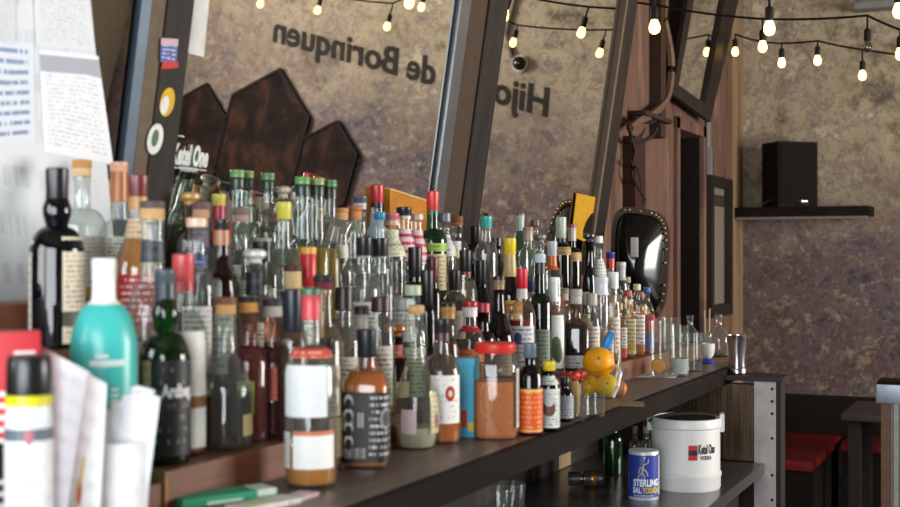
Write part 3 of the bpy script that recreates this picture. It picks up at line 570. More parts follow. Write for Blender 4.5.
bt(499, 276, 1, 'burg', 'large dark rum bottle with a gold neck ring, under the yellow-capped one', 'D:140808', cap=('foil', '19181a', .01, '8a7450', .022), lab=[L(.12, .40, 110, 0, '8d8078', '4a4038', 5)], R=.037)
bt(522, 268, 1, 'std', 'bottle with a bright red capsule and an amber body with white and blue label', 'e0d0c4', '7a2410', .55, ('foil', 'c9202c', .052, 'c8c0b8', .025), [L(.14, .50, 120, 0, 'd5d5d6', '4a5a8a', 6, blob=((.35, .7, .15, '40508a'),))], R=.034)
bt(540, 254, 1, 'wine', 'dark green bottle with a pale blue cap and black collar', DGR, '0f2a14', .6, ('foil', 'b9c8d4', .022, '1a2024', .03), [L(.10, .40, 110, 0, '6f7f6a', '2e3a2a', 6)], R=.031)
bt(530, 276, 2, 'std', 'bottle with a navy blue cap, between the bright red capsule and the dark green bottle', CL, '7a3a20', .5, ('foil', '23264a', .045), [], R=.029)
bt(553, 277, 1, 'std', 'clear bottle with a white wrapped neck and white label picturing a green plant', CL, None, .3, ('foil', 'e3e6e8', .014, 'd6dadc', .05), [L(.08, .62, 120, 0, 'dcdedc', '4a5a78', 5, blob=((.62, .38, .22, '44643c'), (.7, .28, .18, '2f4a2c')), cov=.25)], R=.033)
bt(576, 289, 1, 'square', 'squat square dark bottle with a silver bottom band, behind the orange', 'c9bfb4', '130b0a', .66, ('cork', 'b5b0a8', .02, 'c2beb6', .022), [L(.04, .22, 170, 0, 'b4b8bc', '6a6e72', 2)], R=.038, rn=.016)
bt(563, 288, 2, 'std', 'clear bottle with a beige stopper, behind the square dark bottle', CL, None, .3, ('cork', '9a8a78', .016, 'c4b8a4', .022), [], R=.030, rn=.0165)
bt(586, 292, 2, 'std', 'clear bottle with a frosted grey cap, above and behind the orange', CL, 'b08a60', .4, ('screw', 'a8a49c', .04), [], R=.028, rn=.0165)
bt(595, 293, 1, 'std', 'clear bottle with a frosted cap and red-edged white label, beside the square dark bottle', CL, 'c8a878', .3, ('screw', 'b0a8a0', .036), [L(.05, .55, 120, 0, 'd5d0c8', 'a83a30', 6, band=(0, .16, 'b03028'))], R=.030, rn=.0155)
# --- third and fourth lines of the near block
bt(190, 192, 4, 'std', 'dark bottle with a pale turned wood stopper', 'b9a898', '2a1410', .6, ('knob', 'd0a05e'), [], R=.036, rn=.015)
bt(201, 202, 3, 'std', 'bottle with a purple neck band and grey-topped cork', CL, '5a2a4a', .5, ('cork', '6a5450', .014, 'c09a74', .016), [L(.70, .84, 360, 0, '4a2f54', '6a4f74', 2)], R=.037, rn=.015)
bt(219, 194, 4, 'long', 'slim bottle with a yellow cap and crimson neck', 'd8c0b8', '6a1a20', .5, ('foil', 'd2c05a', .024, 'b02a48', .05), [], R=.034, rn=.0135)
bt(241, 208, 3, 'std', 'clear bottle with a grey stone-coloured stopper, beneath the first three green caps', CL, None, .3, ('cork', '7a6a62', .014, 'b09484', .014), [L(.1, .45, 110, 0, 'c9ccb8')], R=.036, rn=.0155)
for i_, (px_, ty_, tx_) in enumerate(((237, 170, 'clear tequila bottle with a green cap, first of the trio above the crimson-necked bottle'), (249, 171, 'clear tequila bottle with an olive-green cap, middle of the trio above the crimson-necked bottle'), (262, 173, 'clear tequila bottle with a dark green cap, last of the trio above the crimson-necked bottle'))):
    bt(px_, ty_, 4, 'long', tx_, 'dfe9e2', None, .3, ('foil', ('6a9a5a', '7f9a5c', '5a8458')[i_], .016, '2a3a30', .02), [], R=.029, rn=.0145)
bt(264, 238, 3, 'std', 'bottle with a wide blue-black cap with a pale top ring', CL, 'b8a070', .3, ('foil', 'a89c90', .007, '20242e', .04), [], R=.036, rn=.0185)
bt(270, 197, 4, 'std', 'clear bottle with a tan cork, just beyond the first green-capped trio', CL, None, .3, ('cork', 'b5a590', .012, 'c0b098', .014), [], R=.030, rn=.0145)
bt(279, 186, 4, 'long', 'clear bottle with a creamy white stopper, rising between the two green-capped trios', CL, None, .3, ('knob', 'd0c8b0'), [], R=.028, rn=.014)
bt(290, 192, 4, 'long', 'clear bottle with a greyish plastic stopper, close to the second green-capped trio', CL, None, .3, ('screw', '9f9a92', .018), [], R=.026, rn=.0125)
bt(284, 202, 3, 'squat', 'round clear bottle with a bright yellow cap and a small orange label', CL, 'e0c078', .22, ('foil', 'd8cc4a', .036), [L(.28, .48, 34, 50, 'd89a2c', 'b06a1c', 3)], R=.042, rn=.0145)
for i_, (px_, ty_, tx_) in enumerate(((303, 177, 'tequila bottle with a bright green cap, first of the trio below the middle hexagon'), (318, 178, 'tequila bottle with a tan-green cap, middle of the trio below the middle hexagon'), (330, 180, 'tequila bottle with a deep green cap, last of the trio below the middle hexagon'))):
    bt(px_, ty_, 3, 'long', tx_, 'e6eee8', ('d8b460', 'dcb03c', 'd8a83c')[i_], .52, ('foil', ('5f9a4e', '8f9a62', '4f8450')[i_], .016, '1f2e26', .024), [], R=.031, rn=.0155)
bt(341, 208, 3, 'long', 'clear long-necked bottle with a stained cork, first of the amber-stained pair', CL, None, .3, ('cork', 'c88a5a', .01, 'd0a070', .016), [L(.60, .72, 360, 0, 'd8d4cc', 'e0dcd4', 1)], R=.034, rn=.0145)
bt(353, 206, 3, 'long', 'clear long-necked bottle with a reddish cork, second of the amber-stained pair', CL, None, .3, ('cork', 'b8683c', .012, 'c88a5c', .02), [], R=.034, rn=.0145)
bt(360, 196, 4, 'long', 'clear bottle with a grey cap and white ring, past the second green-capped trio', CL, None, .2, ('foil', '5c6268', .018, 'c9ccc8', .016), [], R=.034, rn=.0165)
bt(377, 185, 4, 'long', 'clear bottle with a long red capsule, in front of the amber carton', 'e0e8ec', None, .2, ('foil', 'c22c32', .045, '22242a', .012), [L(.36, .72, 200, 0, 'c8d8e4', '9ab0c4', 3, cov=.2)], R=.033, rn=.0165)
bt(380, 212, 3, 'long', 'clear bottle with a light blue cap, under the long red capsule', CL, None, .2, ('screw', '2f8cb0', .018), [], R=.028, rn=.0125)
bt(364, 237, 2, 'std', 'clear bottle with a black neck band ringed in white, first of the black-banded pair', CL, None, .2, ('foil', '1e1e22', .04, '8c8c8c', .004), [L(.1, .5, 110, 0, 'd5d5d0')], R=.036, rn=.0165)
bt(380, 238, 2, 'std', 'clear bottle with a black neck band ringed in white, second of the black-banded pair', CL, None, .2, ('foil', '1e1e22', .04, '8c8c8c', .004), [], R=.033, rn=.0165)
bt(392, 213, 3, 'std', 'bottle with a pink-topped cap and cream printed paper sleeve round its neck', CL, 'd0c8b0', .2, ('foil', 'c8707a', .018, 'd0a898', .012), [L(.58, .84, 360, 0, 'dcdcc0', '9a9a78', 8)], R=.033, rn=.0165)
bt(404, 207, 3, 'tall', 'bottle with a black cap and pink and white label, first of the pink pair', CL, None, .2, ('foil', '202024', .022, 'd8c8b0', .008), [L(.50, .80, 360, 0, 'dac4c8', 'c8304c', 3, cov=.6)], R=.027, rn=.018)
bt(416, 214, 3, 'tall', 'bottle with a cream cap and pink and white label, second of the pink pair', CL, None, .2, ('screw', 'c8b8a4', .016), [L(.50, .84, 360, 0, 'd8c4c8', 'cc3450', 3, cov=.6)], R=.027, rn=.018)
bt(417, 247, 2, 'wine', 'dark bottle with a tall glossy black capsule, below the pink pair', 'D:0d0c10', cap=('foil', '17171b', .07), lab=[], R=.030, rn=.0155)
bt(429, 258, 2, 'wine', 'dark bottle with a maroon capsule, in front of the green bottle with the red cap', 'D:14080a', cap=('foil', '5c1c30', .06), lab=[], R=.027, rn=.0145)
bt(433, 191, 3, 'wine', 'green bottle with a bright red cap standing tall beside the steel mirror strip', '2c8a44', None, .4, ('foil', 'd23a30', .05, '2a6a3c', .01), [L(.50, .57, 360, 0, '9ab84c', '6a8a34', 1), L(.18, .48, 130, 0, 'cdbb86', '5a5a3a', 6)], R=.038, rn=.0155)
bt(446, 213, 3, 'std', 'clear bottle with a grey-blue cap and white neck label, by the steel mirror strip', CL, None, .2, ('screw', '6c7480', .024), [L(.56, .78, 360, 0, 'd8d8d8', '9aa0a8', 3)], R=.033, rn=.0155)
bt(457, 216, 4, 'std', 'clear bottle with a brown cork top at the foot of the dark mirror post', CL, None, .2, ('cork', '7c4e34', .018, '9a6a48', .01), [], R=.034, rn=.0165)
bt(437, 270, 1, 'tall', 'slender dark bottle with a matt black capsule, behind the white label with the red spot', 'D:100c0c', cap=('foil', '18181a', .08), R=.022, rn=.0135)
bt(453, 241, 3, 'std', 'clear bottle with a white cap above a yellow neck band', CL, 'b0a890', .3, ('foil', 'dcdcdc', .022, 'd0b84e', .024), [], R=.035, rn=.0165)
bt(465, 250, 2, 'std', 'bottle with a black capsule striped red at its lower edge', CL, '4a1a14', .5, ('foil', '17171a', .055, '8c2028', .008), [], R=.030, rn=.0145)
bt(476, 226, 4, 'wine', 'dark bottle with a black cap, before the foot of the dark mirror post', 'D:121012', cap=('foil', '1a1a1e', .05), R=.033, rn=.0155)
bt(487, 216, 3, 'std', 'clear bottle with a turquoise cap', CL, None, .2, ('foil', '3aa89c', .034, '9a6a48', .004), [], R=.034, rn=.0165)
bt(481, 260, 2, 'burg', 'black wine-shaped bottle with a black capsule, beside the yellow-capped bottle', 'D:0c0a0c', cap=('foil', '141416', .065), R=.034, rn=.0145)
bt(495, 238, 3, 'burg', 'dark bottle with a short wide black cap, next to the yellow-capped bottle', 'D:120d0d', cap=('screw', '18181a', .024), R=.036, rn=.0165)
bt(510, 238, 2, 'burg', 'dark bottle with a bright yellow cap, gold neck foil and yellow label', 'D:120809', cap=('foil', 'e0c01a', .044, 'c0a468', .062), lab=[L(.06, .40, 130, 0, 'c9a23c', 'c8322c', 4, band=(.30, .62, 'd9d4c8'))], R=.037, rn=.0158)
# --- far block
bt(520, 213, 4, 'burg', 'pale green bottle with a silver neck sleeve, standing against the mirror', '9ac8a0', None, .2, ('foil', '6a7068', .008, 'a8b8a8', .05), [], R=.036, rn=.014)
bt(528, 227, 3, 'std', 'clear bottle with a copper-coloured collar, next to the silver neck sleeve', CL, None, .2, ('foil', 'a8784c', .012, 'b0a090', .03), [], R=.033, rn=.0155)
bt(535, 220, 4, 'std', 'bottle with a dull brown cap, behind the copper collar', CL, 'a08050', .3, ('screw', '6a4c38', .02), [], R=.030, rn=.0145)
bt(540, 234, 3, 'std', 'clear bottle with a smoky glass stopper, beyond the copper collar', CL, None, .3, ('knob', '8c8884'), [], R=.033, rn=.015)
bt(552, 241, 2, 'std', 'bottle with a chrome cap and orange neck label', CL, '8a3c20', .4, ('foil', 'b8bcc0', .045, 'c8642c', .042), [], R=.032, rn=.0145)
bt(561, 217, 3, 'wine', 'dark bottle with a silver and yellow top sleeve and gold neck rings', 'D:140c0a', cap=('foil', 'b4bfae', .07, '1c1c1c', .02), lab=[L(.54, .64, 360, 0, 'b8965c', '8a6a3c', 3)], R=.033, rn=.0165)
bt(572, 224, 3, 'wine', 'dark bottle with a faded red top and gold neck rings', 'D:140c0a', cap=('foil', '9a4c44', .012, 'c0b4ac', .045), lab=[L(.50, .62, 360, 0, 'b8965c', '8a6a3c', 3)], R=.032, rn=.0145)
bt(588, 233, 2, 'squat', 'tall glossy black bottle with a dark glass stopper, near the yellow card', 'D:0e0d10', cap=('knob', '2a2a2c'), R=.030, rn=.0155)
bt(598, 236, 2, 'std', 'clear bottle with a white cap and pale printed label, by the last mirror post', CL, None, .2, ('screw', 'd4d4d0', .024), [L(.45, .75, 200, 0, 'cdd2c8', '7a8a7a', 5)], R=.028, rn=.0155)
bt(610, 252, 2, 'std', 'bottle with a blue cap over a red neck', CL, 'a88060', .4, ('foil', '2c3c9a', .022, 'c8302c', .034), [], R=.027, rn=.0145)
bt(621, 262, 2, 'std', 'clear bottle with a white ribbed cap, near the black shield', CL, None, .3, ('foil', 'd0d0cc', .014, 'b4b4b2', .05), [], R=.026, rn=.0165)
bt(598, 277, 1, 'jar', 'bottle with a wide white lid with blue print', 'e8e8ea', 'c09060', .4, ('foil', 'dfe2e6', .02, 'd4d8e0', .032), [], R=.026, rn=.019)
bt(613, 272, 1, 'std', 'bottle with a tall white cap, between the wide white lid and the white ribbed cap', CL, 'b88850', .4, ('screw', 'dfe0e0', .05), [L(.1, .5, 120, 0, 'd0c8bc', 'a05040', 5)], R=.024, rn=.0155)
for i_, (px_, ty_, c_, w_, b_, tx_) in enumerate((
    (605, 306, 'a8a090', 'd4d0c8', None, 'small bottle with a grey cap and plain pale label, over the blue peeler handle'),
    (619, 303, 'b89858', 'd8d2c4', (0, .3, 'c24a34'), 'small amber bottle with a gold cap and white label footed in red'),
    (628, 290, 'b5544c', 'd0c090', (.1, .3, 'c8a040'), 'small amber bottle with a dull red cap and straw-coloured label'),
    (637, 284, 'd8ccae', 'dcd8cc', (0, .2, '9a6a40'), 'small amber bottle with a cream cap and ornate white label'),
    (647, 287, '3a5aa0', 'b83a44', (0, .5, '4a5a9a'), 'small amber bottle with a blue cap and red and blue label, nearest the glasses'))):
    bt(px_, ty_, 1, 'flat', tx_, 'efe2d0', 'b86a28', .6, ('screw', c_, .02), [L(.06, .58, 130, 0, w_, '5a4438', 6, band=b_)], R=.0235, rn=.0105)
for i_, (px_, ty_, tx_) in enumerate(((606, 288, 'small clear bottle with a bronze cap behind the wide white lid'), (627, 277, 'small clear bottle with a pale gold cap behind the dull red cap'), (641, 292, 'small clear bottle with a pinkish cap behind the cream-capped one'))):
    bt(px_, ty_, 2, 'std', tx_, CL, 'c08a50', .5, ('screw', ('9a7a4c', 'b8a070', 'b07a72')[i_], .02), [L(.1, .5, 120, 0, 'd0c8b8', 'a05a48', 5)], R=.024, rn=.0115)

def prof(kind, H, R, rn):
    _, bf, sf, _, sh, sqv, dr = KIND[kind]
    pr = [(R*.86, 0.0), (R*.97, .003), (R, .010)]; s = [sqv]*3
    zb, zs = bf*H, (bf+sf)*H; rt_ = rn*1.12
    if kind == 'tear':
        pr = [(R*.80, 0), (R*.86, .004), (R*.97, .10*H), (R, .20*H), (R*.985, .27*H)]; s = [0]*5; zb = .27*H
    elif kind == 'squat':
        pr += [(R*1.0, zb*.5), (R, zb)]; s += [sqv]*2
    else:
        pr += [(R, zb*.5), (R, zb)]; s += [sqv]*2
    for i in range(1, 9):
        t_ = i/8
        f = math.sqrt(max(0, 1-t_**2))*.75+.25*(1-t_) if sh == 'round' else 0.5+0.5*math.cos(math.pi*t_)
        pr.append((rt_+(R-rt_)*f, zb+(zs-zb)*t_)); s.append(sqv*(1-t_))
    if kind == 'port':
        zz = H-zs
        pr += [(rn*1.14, zs+.02*zz), (rn*1.42, zs+.20*zz), (rn*1.46, zs+.32*zz), (rn*1.15, zs+.48*zz)]; s += [0]*4
    pr += [(rn, max(pr[-1][1]+.004, H-.05)), (rn, H-.016), (rn*1.1, H-.014), (rn*1.1, H-.006), (rn*.85, H-.004)]; s += [0]*5
    for i in range(1, len(pr)):
        if pr[i][1] <= pr[i-1][1]: pr[i] = (pr[i][0], pr[i-1][1]+.0005)
    return pr, s, dr
def r_at(pr, s, z):
    for (a, za), (b, zb), sa, sb in zip(pr, pr[1:], s, s[1:]):
        if za <= z <= zb:
            t_ = (z-za)/(zb-za); return a+(b-a)*t_, sa+(sb-sa)*t_
    return pr[-1][0], 0
def label_mesh(pr, s, dr, z0, z1, wdeg, off, grow=0.0009, seg=None):
    bm = bmesh.new(); uv = bm.loops.layers.uv.new(); full = wdeg >= 359
    n = max(8, int(wdeg/9)); nz = 6; grid = []
    for j in range(nz+1):
        z = z0+(z1-z0)*j/nz; r, q = r_at(pr, s, z); row = []
        for i in range(n+1):
            a = R_(off-wdeg/2+wdeg*i/n); c, sn = math.cos(a), math.sin(a); k = 1/((abs(c)**5+abs(sn)**5)**.2); rr = r*(1-q+q*k)+grow
            row.append(bm.verts.new((rr*c*(1-q+q*dr)+(grow*c if q else 0), rr*sn+(grow*sn if q else 0), z)))
        grid.append(row)
    for j in range(nz):
        for i in range(n):
            f = bm.faces.new((grid[j][i], grid[j][i+1], grid[j+1][i+1], grid[j+1][i]))
            for l, (u, v) in zip(f.loops, ((i, j), (i+1, j), (i+1, j+1), (i, j+1))): l[uv].uv = (u/n, v/nz)
    return bm
# positions: each bottle stands on its riser; those sharing space are nudged apart
for q in SPEC:
    q['R'] = q['R'] or KIND[q['kind']][0]; q['rn'] = (q['rn'] or KIND[q['kind']][3])*(.93 if q['kind'] != 'jar' else 1)
    z = 1.2 if q['row'] == 0 else ROWS[q['row']]
    if q['text'].startswith('opaque turq'): z = 1.24
    q['z'] = z
    if q['by']:
        p = onz(q['px'], q['by'], z); p += (Vector((p.x, p.y, 0))-Vector((CX, 0, 0))).normalized()*q['R']*.86
    else:
        p = onx(q['px'], 250, row_x(q['row'], 2))
        for _ in range(4): p = onx(q['px'], 250, row_x(q['row'], p.y))
    q['x'], q['y'], q['w'] = p.x, p.y, (0.0 if q['by'] else 1.0); q['x0'] = p.x; q['y0'] = p.y
    q['fx'] = .86 if q['kind'] == 'flat' else (1.06 if q['kind'] == 'square' else 1.0)
for it in range(400):
    worst = 0
    for i in range(len(SPEC)):
        a = SPEC[i]
        for j in range(i):
            b = SPEC[j]; dx, dy = a['x']-b['x'], a['y']-b['y']; d = math.hypot(dx, dy); m_ = a['R']*a['fx']+b['R']*b['fx']+.0022
            if d < m_:
                wa, wb = a['w'], b['w']; worst = max(worst, m_-d)
                if wa+wb == 0: wa = wb = 1e-3
                ux, uy = (dx/d, dy/d) if d > 1e-5 else (0, 1); e = (m_-d)*.5
                a['x'] += ux*e*wa/(wa+wb)*.6; a['y'] += uy*e*wa/(wa+wb); b['x'] -= ux*e*wb/(wa+wb)*.6; b['y'] -= uy*e*wb/(wa+wb)
                if it > 120 and m_-d > .001:
                    for q in (a, b): q['R'] = max(.021, q['R']*.9985)
    for q in SPEC:
        lim = .022 if q['row'] else .004
        if q['w']:
            q['x'] = min(q['x0']+lim, max(q['x0']-lim, q['x'])); q['y'] += (q['y0']-q['y'])*.02
print('bottle overlap left', round(worst, 4), len(SPEC))
BG = 'bottles on the back bar'
def build_bottle(q):
    p = Vector((q['x'], q['y'], q['z'])); p_ = p-CAM
    Z = depth(p); H = CZ+(253.5-q['top'])/F*Z-q['z']; R = q['R']; rn = min(q['rn'], R*.62) if q['kind'] != 'jar' else min(q['rn'], R*.8)
    H = max(H, .10)
    root = thing(q['name'], q['text'], 'bottle', p, math.atan2(-p.y, CX-p.x)+R_(q['da']), BG)
    cap = q['cap']; kind = cap[0]; C0 = H
    # glass ends below the top of the closure
    Hg = H-.002 if kind in ('foil', 'screw') else (H-cap[2]-.001 if kind == 'cork' else H-.020)
    if kind == 'cork': Hg = H-cap[2]-cap[4]*.55
    pr, s, dr = prof(q['kind'], Hg, R, rn); g = q['gl']
    if g[:2] == 'D:': m = dark_glass(g[2:])
    elif g[:2] == 'T:': m = P(g[2:], .3, noise=.03)
    else: m = glass(g)
    obj('glass_body', LA(pr, seg=q['seg'], sq=s, dr=dr), m, root)
    if q['liq'] and g[1] != ':':
        zt = q['fill']*Hg; lp = []; ls = []
        for (r, z), sv in zip(pr, s):
            z2 = .004+z*.985
            if z2 >= zt: break
            lp.append((max(.004, r*.965-.001), z2)); ls.append(sv)
        r, sv = r_at(pr, s, zt); lp.append((max(.004, r*.95-.0012), zt)); ls.append(sv)
        obj('liquid', LA(lp, seg=q['seg'], sq=ls, dr=dr), liquid(q['liq']), root)
    rc = rn*1.06+.0009
    def cyl(r0, z0, r1, z1, b=.0015): return LA([(r0*.93, z0), (r0, z0+b), (r1, z1-b), (r1*.90, z1)], seg=20)
    if kind == 'screw':
        h = cap[2]; obj('cap', cyl(rc+.001, H-h, rc+.0006, H), P(cap[1], .35), root)
    elif kind == 'foil':
        h = cap[2]; obj('capsule', LA([(rc, H-h), (rc+.0004, H-h+.001), (rc, H-h*.55), (rc+.0006, H-h*.5), (rc+.0006, H-.002), (rc*.9, H)], seg=20), P(cap[1], .32), root)
        if len(cap) > 3:
            h2 = cap[4]; zb = H-h-h2
            pts = []
            for i in range(7):
                z = zb+h2*i/6; r, _s = r_at(pr, s, z); pts.append((max(r+.0012, rc*.97), z))
            obj('neck_foil', LA(pts, seg=20, cap0=False, cap1=False), P(cap[3], .34), root)
    elif kind == 'cork':
        obj('stopper_top', cyl(rc+.0015, H-cap[2], rc+.001, H), P(cap[1], .5), root)
        obj('cork', cyl(rc+.0002, H-cap[2]-cap[4], rc+.0002, H-cap[2]+.0005), P(cap[3], .6, ns=200), root)
    elif kind == 'knob':
        k = rc*1.28 if cap[1] != 'a8602a' else rc*1.5
        obj('stopper', LA([(rn*.8, H-.026), (rn*.85, H-.019), (k*.75, H-.018), (k, H-.012), (k*.97, H-.005), (k*.7, H-.001), (k*.2, H)], seg=20), P(cap[1], .3, coat=.3), root)
    for l in q['lab']:
        z0, z1, wd, off, base, ink, n, band, blob, cov = l
        nm = 'neck_label' if z0 > .55 else 'label'
        z1_ = min(z1, .985)
        obj(nm, label_mesh(pr, s, dr, z0*Hg, z1_*Hg, wd, off), paper(base, ink, n, band, blob, cov), root)
    q['H'] = H; q['root'] = root; q['pr'] = (pr, s, dr, Hg)
    return root
for q in SPEC: build_bottle(q)
for q in SPEC:
    if q['H'] < .0 or q['H'] > .345: print('H', round(q['H'], 3), q['px'], q['row'], q['text'])
q = SPEC[5]; pr, s, dr, Hg = q['pr']
def bottle_text(q, s_, a0, z, h, wdeg, hexv, bold=.004, shear=0):
    o = text_obj('lettering', s_, .1, P(hexv, .5), Matrix.Identity(4), q['root'], shear=shear, bold=bold, ext=.002)
    xs = [v.co.x for v in o.data.vertices]; ys = [v.co.y for v in o.data.vertices]; x0, x1, y1 = min(xs), max(xs), max(ys); rr = r_at(q['pr'][0], q['pr'][1], z)[0]+.0014
    for v in o.data.vertices:
        a = R_(a0+wdeg*(v.co.x-x0)/(x1-x0)); r2 = rr+v.co.z*.15; v.co = Vector((r2*math.cos(a), r2*math.sin(a), z+h*v.co.y/y1))
bottle_text(q, 'Ardbeg', -8, .105, .020, 75, 'dcdcd8')
# white print on the turquoise bottle
q = [a for a in SPEC if a['text'].startswith('opaque turq')][0]; pr, s, dr, Hg = q['pr']
for z0, z1, wd, off in ((.585, .60, 22, -4), (.55, .575, 62, 6), (.36, .46, 20, -14), (.28, .47, 16, 18)):
    if wd == 20 or wd == 16: m = paper('48c2bc', 'e6f0ee', 5, cov=.62)
    else: m = P('dfecea', .5)
    obj('print', label_mesh(pr, s, dr, z0*Hg, z1*Hg, wd, off), m, q['root'])
# ------------------------------------------------------------------ things among the bottles
def px_thing(name, label, cat, px, by, z, R=0.0, group=None, face=True):
    p = onz(px, by, z); d = (Vector((p.x, p.y, 0))-Vector((CX, 0, 0))).normalized(); p += d*R
    return thing(name, label, cat, p, math.atan2(-p.y, CX-p.x) if face else 0, group)
CLR = glass('eef3f0')
# amber panel put in for a mirror reflection, yellow card on the last post
t = thing('amber_reflection_panel', 'amber panel with a pale upper edge standing in for a mirror reflection, behind the long red capsule', 'carton', (0, 0, 0))
a, b_ = onm(384, 189, 0.02), onm(428, 203, 0.02); c_, d_ = onm(428, 245, 0.02), onm(384, 240, 0.02)
bm = bmesh.new(); slab(bm, [a, b_, c_, d_], MN, 0.018); obj('carton_body', bm, P('c07d2e', .5), t, smooth=False)
a2, b2 = onm(384, 187, 0.02), onm(428, 201, 0.02); bm = bmesh.new(); slab(bm, [a2, b2, b_, a], MN, 0.02); obj('reflection_edge', bm, P('d8b070', .4), t, smooth=False)
t = thing('yellow_card', 'yellow card with a black curved figure, leaning on the last mirror post', 'card', (0, 0, 0))
bm = bmesh.new(); slab(bm, [onm(571, 236, .005), onm(594, 246, .005), onm(599, 198, .005), onm(576, 193, .005)], MN, 0.003); obj('card_sheet', bm, P('c9952a', .5), t, smooth=False)
bm = bmesh.new(); slab(bm, [onm(px, py, .0085) for px, py in ((583, 238), (594, 243), (597.5, 211), (591, 214), (586, 222), (583, 231))], MN, 0.001); obj('figure', bm, P('1c1713', .5), t, smooth=False)

# plastic spice jar with red lid
t = px_thing('spice_jar', 'clear plastic jar of orange spice powder with a bright red lid', 'jar', 495.5, 440, 1.2, .036)
k = depth(t.location)/F; HJ = (441-346)*k; RJ = 22.5*k
pj = [(RJ*.93, 0), (RJ*.99, .004), (RJ, .012), (RJ, HJ*.70), (RJ*.99, HJ*.76), (RJ*.90, HJ*.84), (RJ*.80, HJ*.87), (RJ*.80, HJ*.93)]
obj('jar_body', LA(pj, seg=36, sq=[.5]*6+[.3, 0], dr=.9), glass('e6dcd0'), t)
obj('spice', LA([(r*.965-.001, .003+z) for r, z in pj[:3]]+[(RJ*.963-.001, HJ*.60)], seg=36, sq=[.5]*4, dr=.9), P('d08650', .9, ns=150, noise=.15), t)
obj('lid', LA([(RJ*.90, HJ*.895), (RJ*.92, HJ*.905), (RJ*.92, HJ*.985), (RJ*.86, HJ)], seg=36), P('cf3128', .35), t)
obj('label', label_mesh([(RJ*1.01, 0), (RJ*1.01, HJ)], [.5, .5], .9, HJ*.12, HJ*.74, 34, 70), paper('dcdad4', '6a4a48', 18, cov=.5), t)
bm = bmesh.new(); pts = [(RJ*1.0*.93, -.018+.012*math.cos(2*math.pi*i/24)*1, HJ*.42+.034*math.sin(2*math.pi*i/24)) for i in range(25)]; tube(bm, pts, .0012, 6); obj('grip_rib', bm, P('c99a74', .3), t)
# blue carton
t = px_thing('blue_carton', 'bright blue carton with red and yellow spots at its foot, beside the spice jar', 'carton', 467, 437, 1.2, .02)
k = depth(t.location)/F
obj('carton_body', B(-.02, .02, -.025, .025, 0, 78*k), paper('2aa5cc', 'd8ecf4', 12, cov=.3), t, smooth=False)
bm = bmesh.new(); slab(bm, [(.0205, -.022, .02), (.0205, .0, .02), (.0205, .0, .055), (.0205, -.022, .055)], (1, 0, 0), .001); obj('red_mark', bm, P('c23a2a', .5), t, smooth=False)
bm = bmesh.new(); slab(bm, [(.0205, 0.002, .012), (.0205, .016, .012), (.0205, .016, .03), (.0205, .002, .03)], (1, 0, 0), .001); obj('yellow_mark', bm, P('e0c84a', .5), t, smooth=False)
# glass of wooden picks, small shot glass
def tumbler(name, lab, px, by, z, R, H, flute=0, taper=.9, grp=None, mat=None, tilt=0):
    t = px_thing(name, lab, 'glass', px, by, z, R, grp)
    pr = [(R*taper*.97, 0), (R*taper, .003), (R, H), (R-.002, H+.0005)]
    bm = bmesh.new()
    if flute:
        rings = []
        for r, zz in pr:
            rings.append([bm.verts.new(((r*(1+.035*(i % 2)))*math.cos(2*math.pi*i/(flute*2)), (r*(1+.035*(i % 2)))*math.sin(2*math.pi*i/(flute*2)), zz)) for i in range(flute*2)])
        n = flute*2; bm.faces.new(list(reversed(rings[0])))
        for a, b in zip(rings, rings[1:]):
            for i in range(n): bm.faces.new((a[i], a[(i+1) % n], b[(i+1) % n], b[i]))
    else: lathe(bm, pr, seg=28, cap1=False)
    obj('glass_wall', bm, mat or CLR, t); return t
t = tumbler('pick_glass', 'small glass holding a bundle of wooden picks, beside the dropper bottle', 577, 419, 1.2, .019, .05)
for i in range(16):
    a = random.uniform(0, 6.28); r = random.uniform(0, .011)
    bm = bmesh.new(); tube(bm, [(r*math.cos(a), r*math.sin(a), .009), (r*1.5*math.cos(a+.3), r*1.5*math.sin(a+.3), .085+random.uniform(-.008, .006))], .0017, 5)
    o = obj('wooden_pick', bm, P(random.choice(['c9a878', 'd8b88c', 'b8946a']), .7), None); o.location = t.location
    tag(o, 'thin wooden cocktail pick standing in the small glass beside the dropper bottle', 'cocktail pick', 'wooden picks in the small glass')
tumbler('shot_glass', 'short fluted shot glass near the worn counter edge, before the fruit', 595, 417, 1.2, .0235, .052, flute=14)
# fruit in a container
t = px_thing('fruit_bowl', 'clear plastic tub holding citrus fruit on the counter', 'bowl', 603, 399, 1.2, .06)
fb = t.location.copy()
obj('tub_wall', LA([(.050, 0), (.053, .003), (.064, .070), (.066, .072)], seg=32, cap1=False), CLR, t)
def fruit(name, lab, px, py, rpx, col, back, cat, bump=.15, sq=.94):
    d = ray(px, py); Z = depth(fb)+back; p = CAM+d*(Z/d.dot(fw)); r = rpx*Z/F
    bm = bmesh.new(); bmesh.ops.create_uvsphere(bm, u_segments=28, v_segments=18, radius=r)
    for v in bm.verts: v.co.z *= sq
    m = ramp_mat('peel_'+col, [(.3, col), (.7, col)], scale=(90, 90, 90), detail=2, rough=.42, bump=bump)
    t = thing(name, lab, cat, p); obj('peel', bm, m, t)
    bm = bmesh.new(); bmesh.ops.create_uvsphere(bm, u_segments=8, v_segments=5, radius=r*.1); bmesh.ops.translate(bm, verts=bm.verts, vec=(r*.3, -r*.86, r*.30)); obj('stem_scar', bm, P('7a7a3a', .7), t)
    return t
fruit('orange', 'big bright orange resting on top of the fruit in the tub', 598.5, 362, 16, 'f2a20c', 0, 'orange')
fruit('lemon', 'yellow lemon in the tub under the big orange, next to the red chillies', 589, 386, 11.5, 'fcc40e', -.012, 'lemon', sq=1.0)
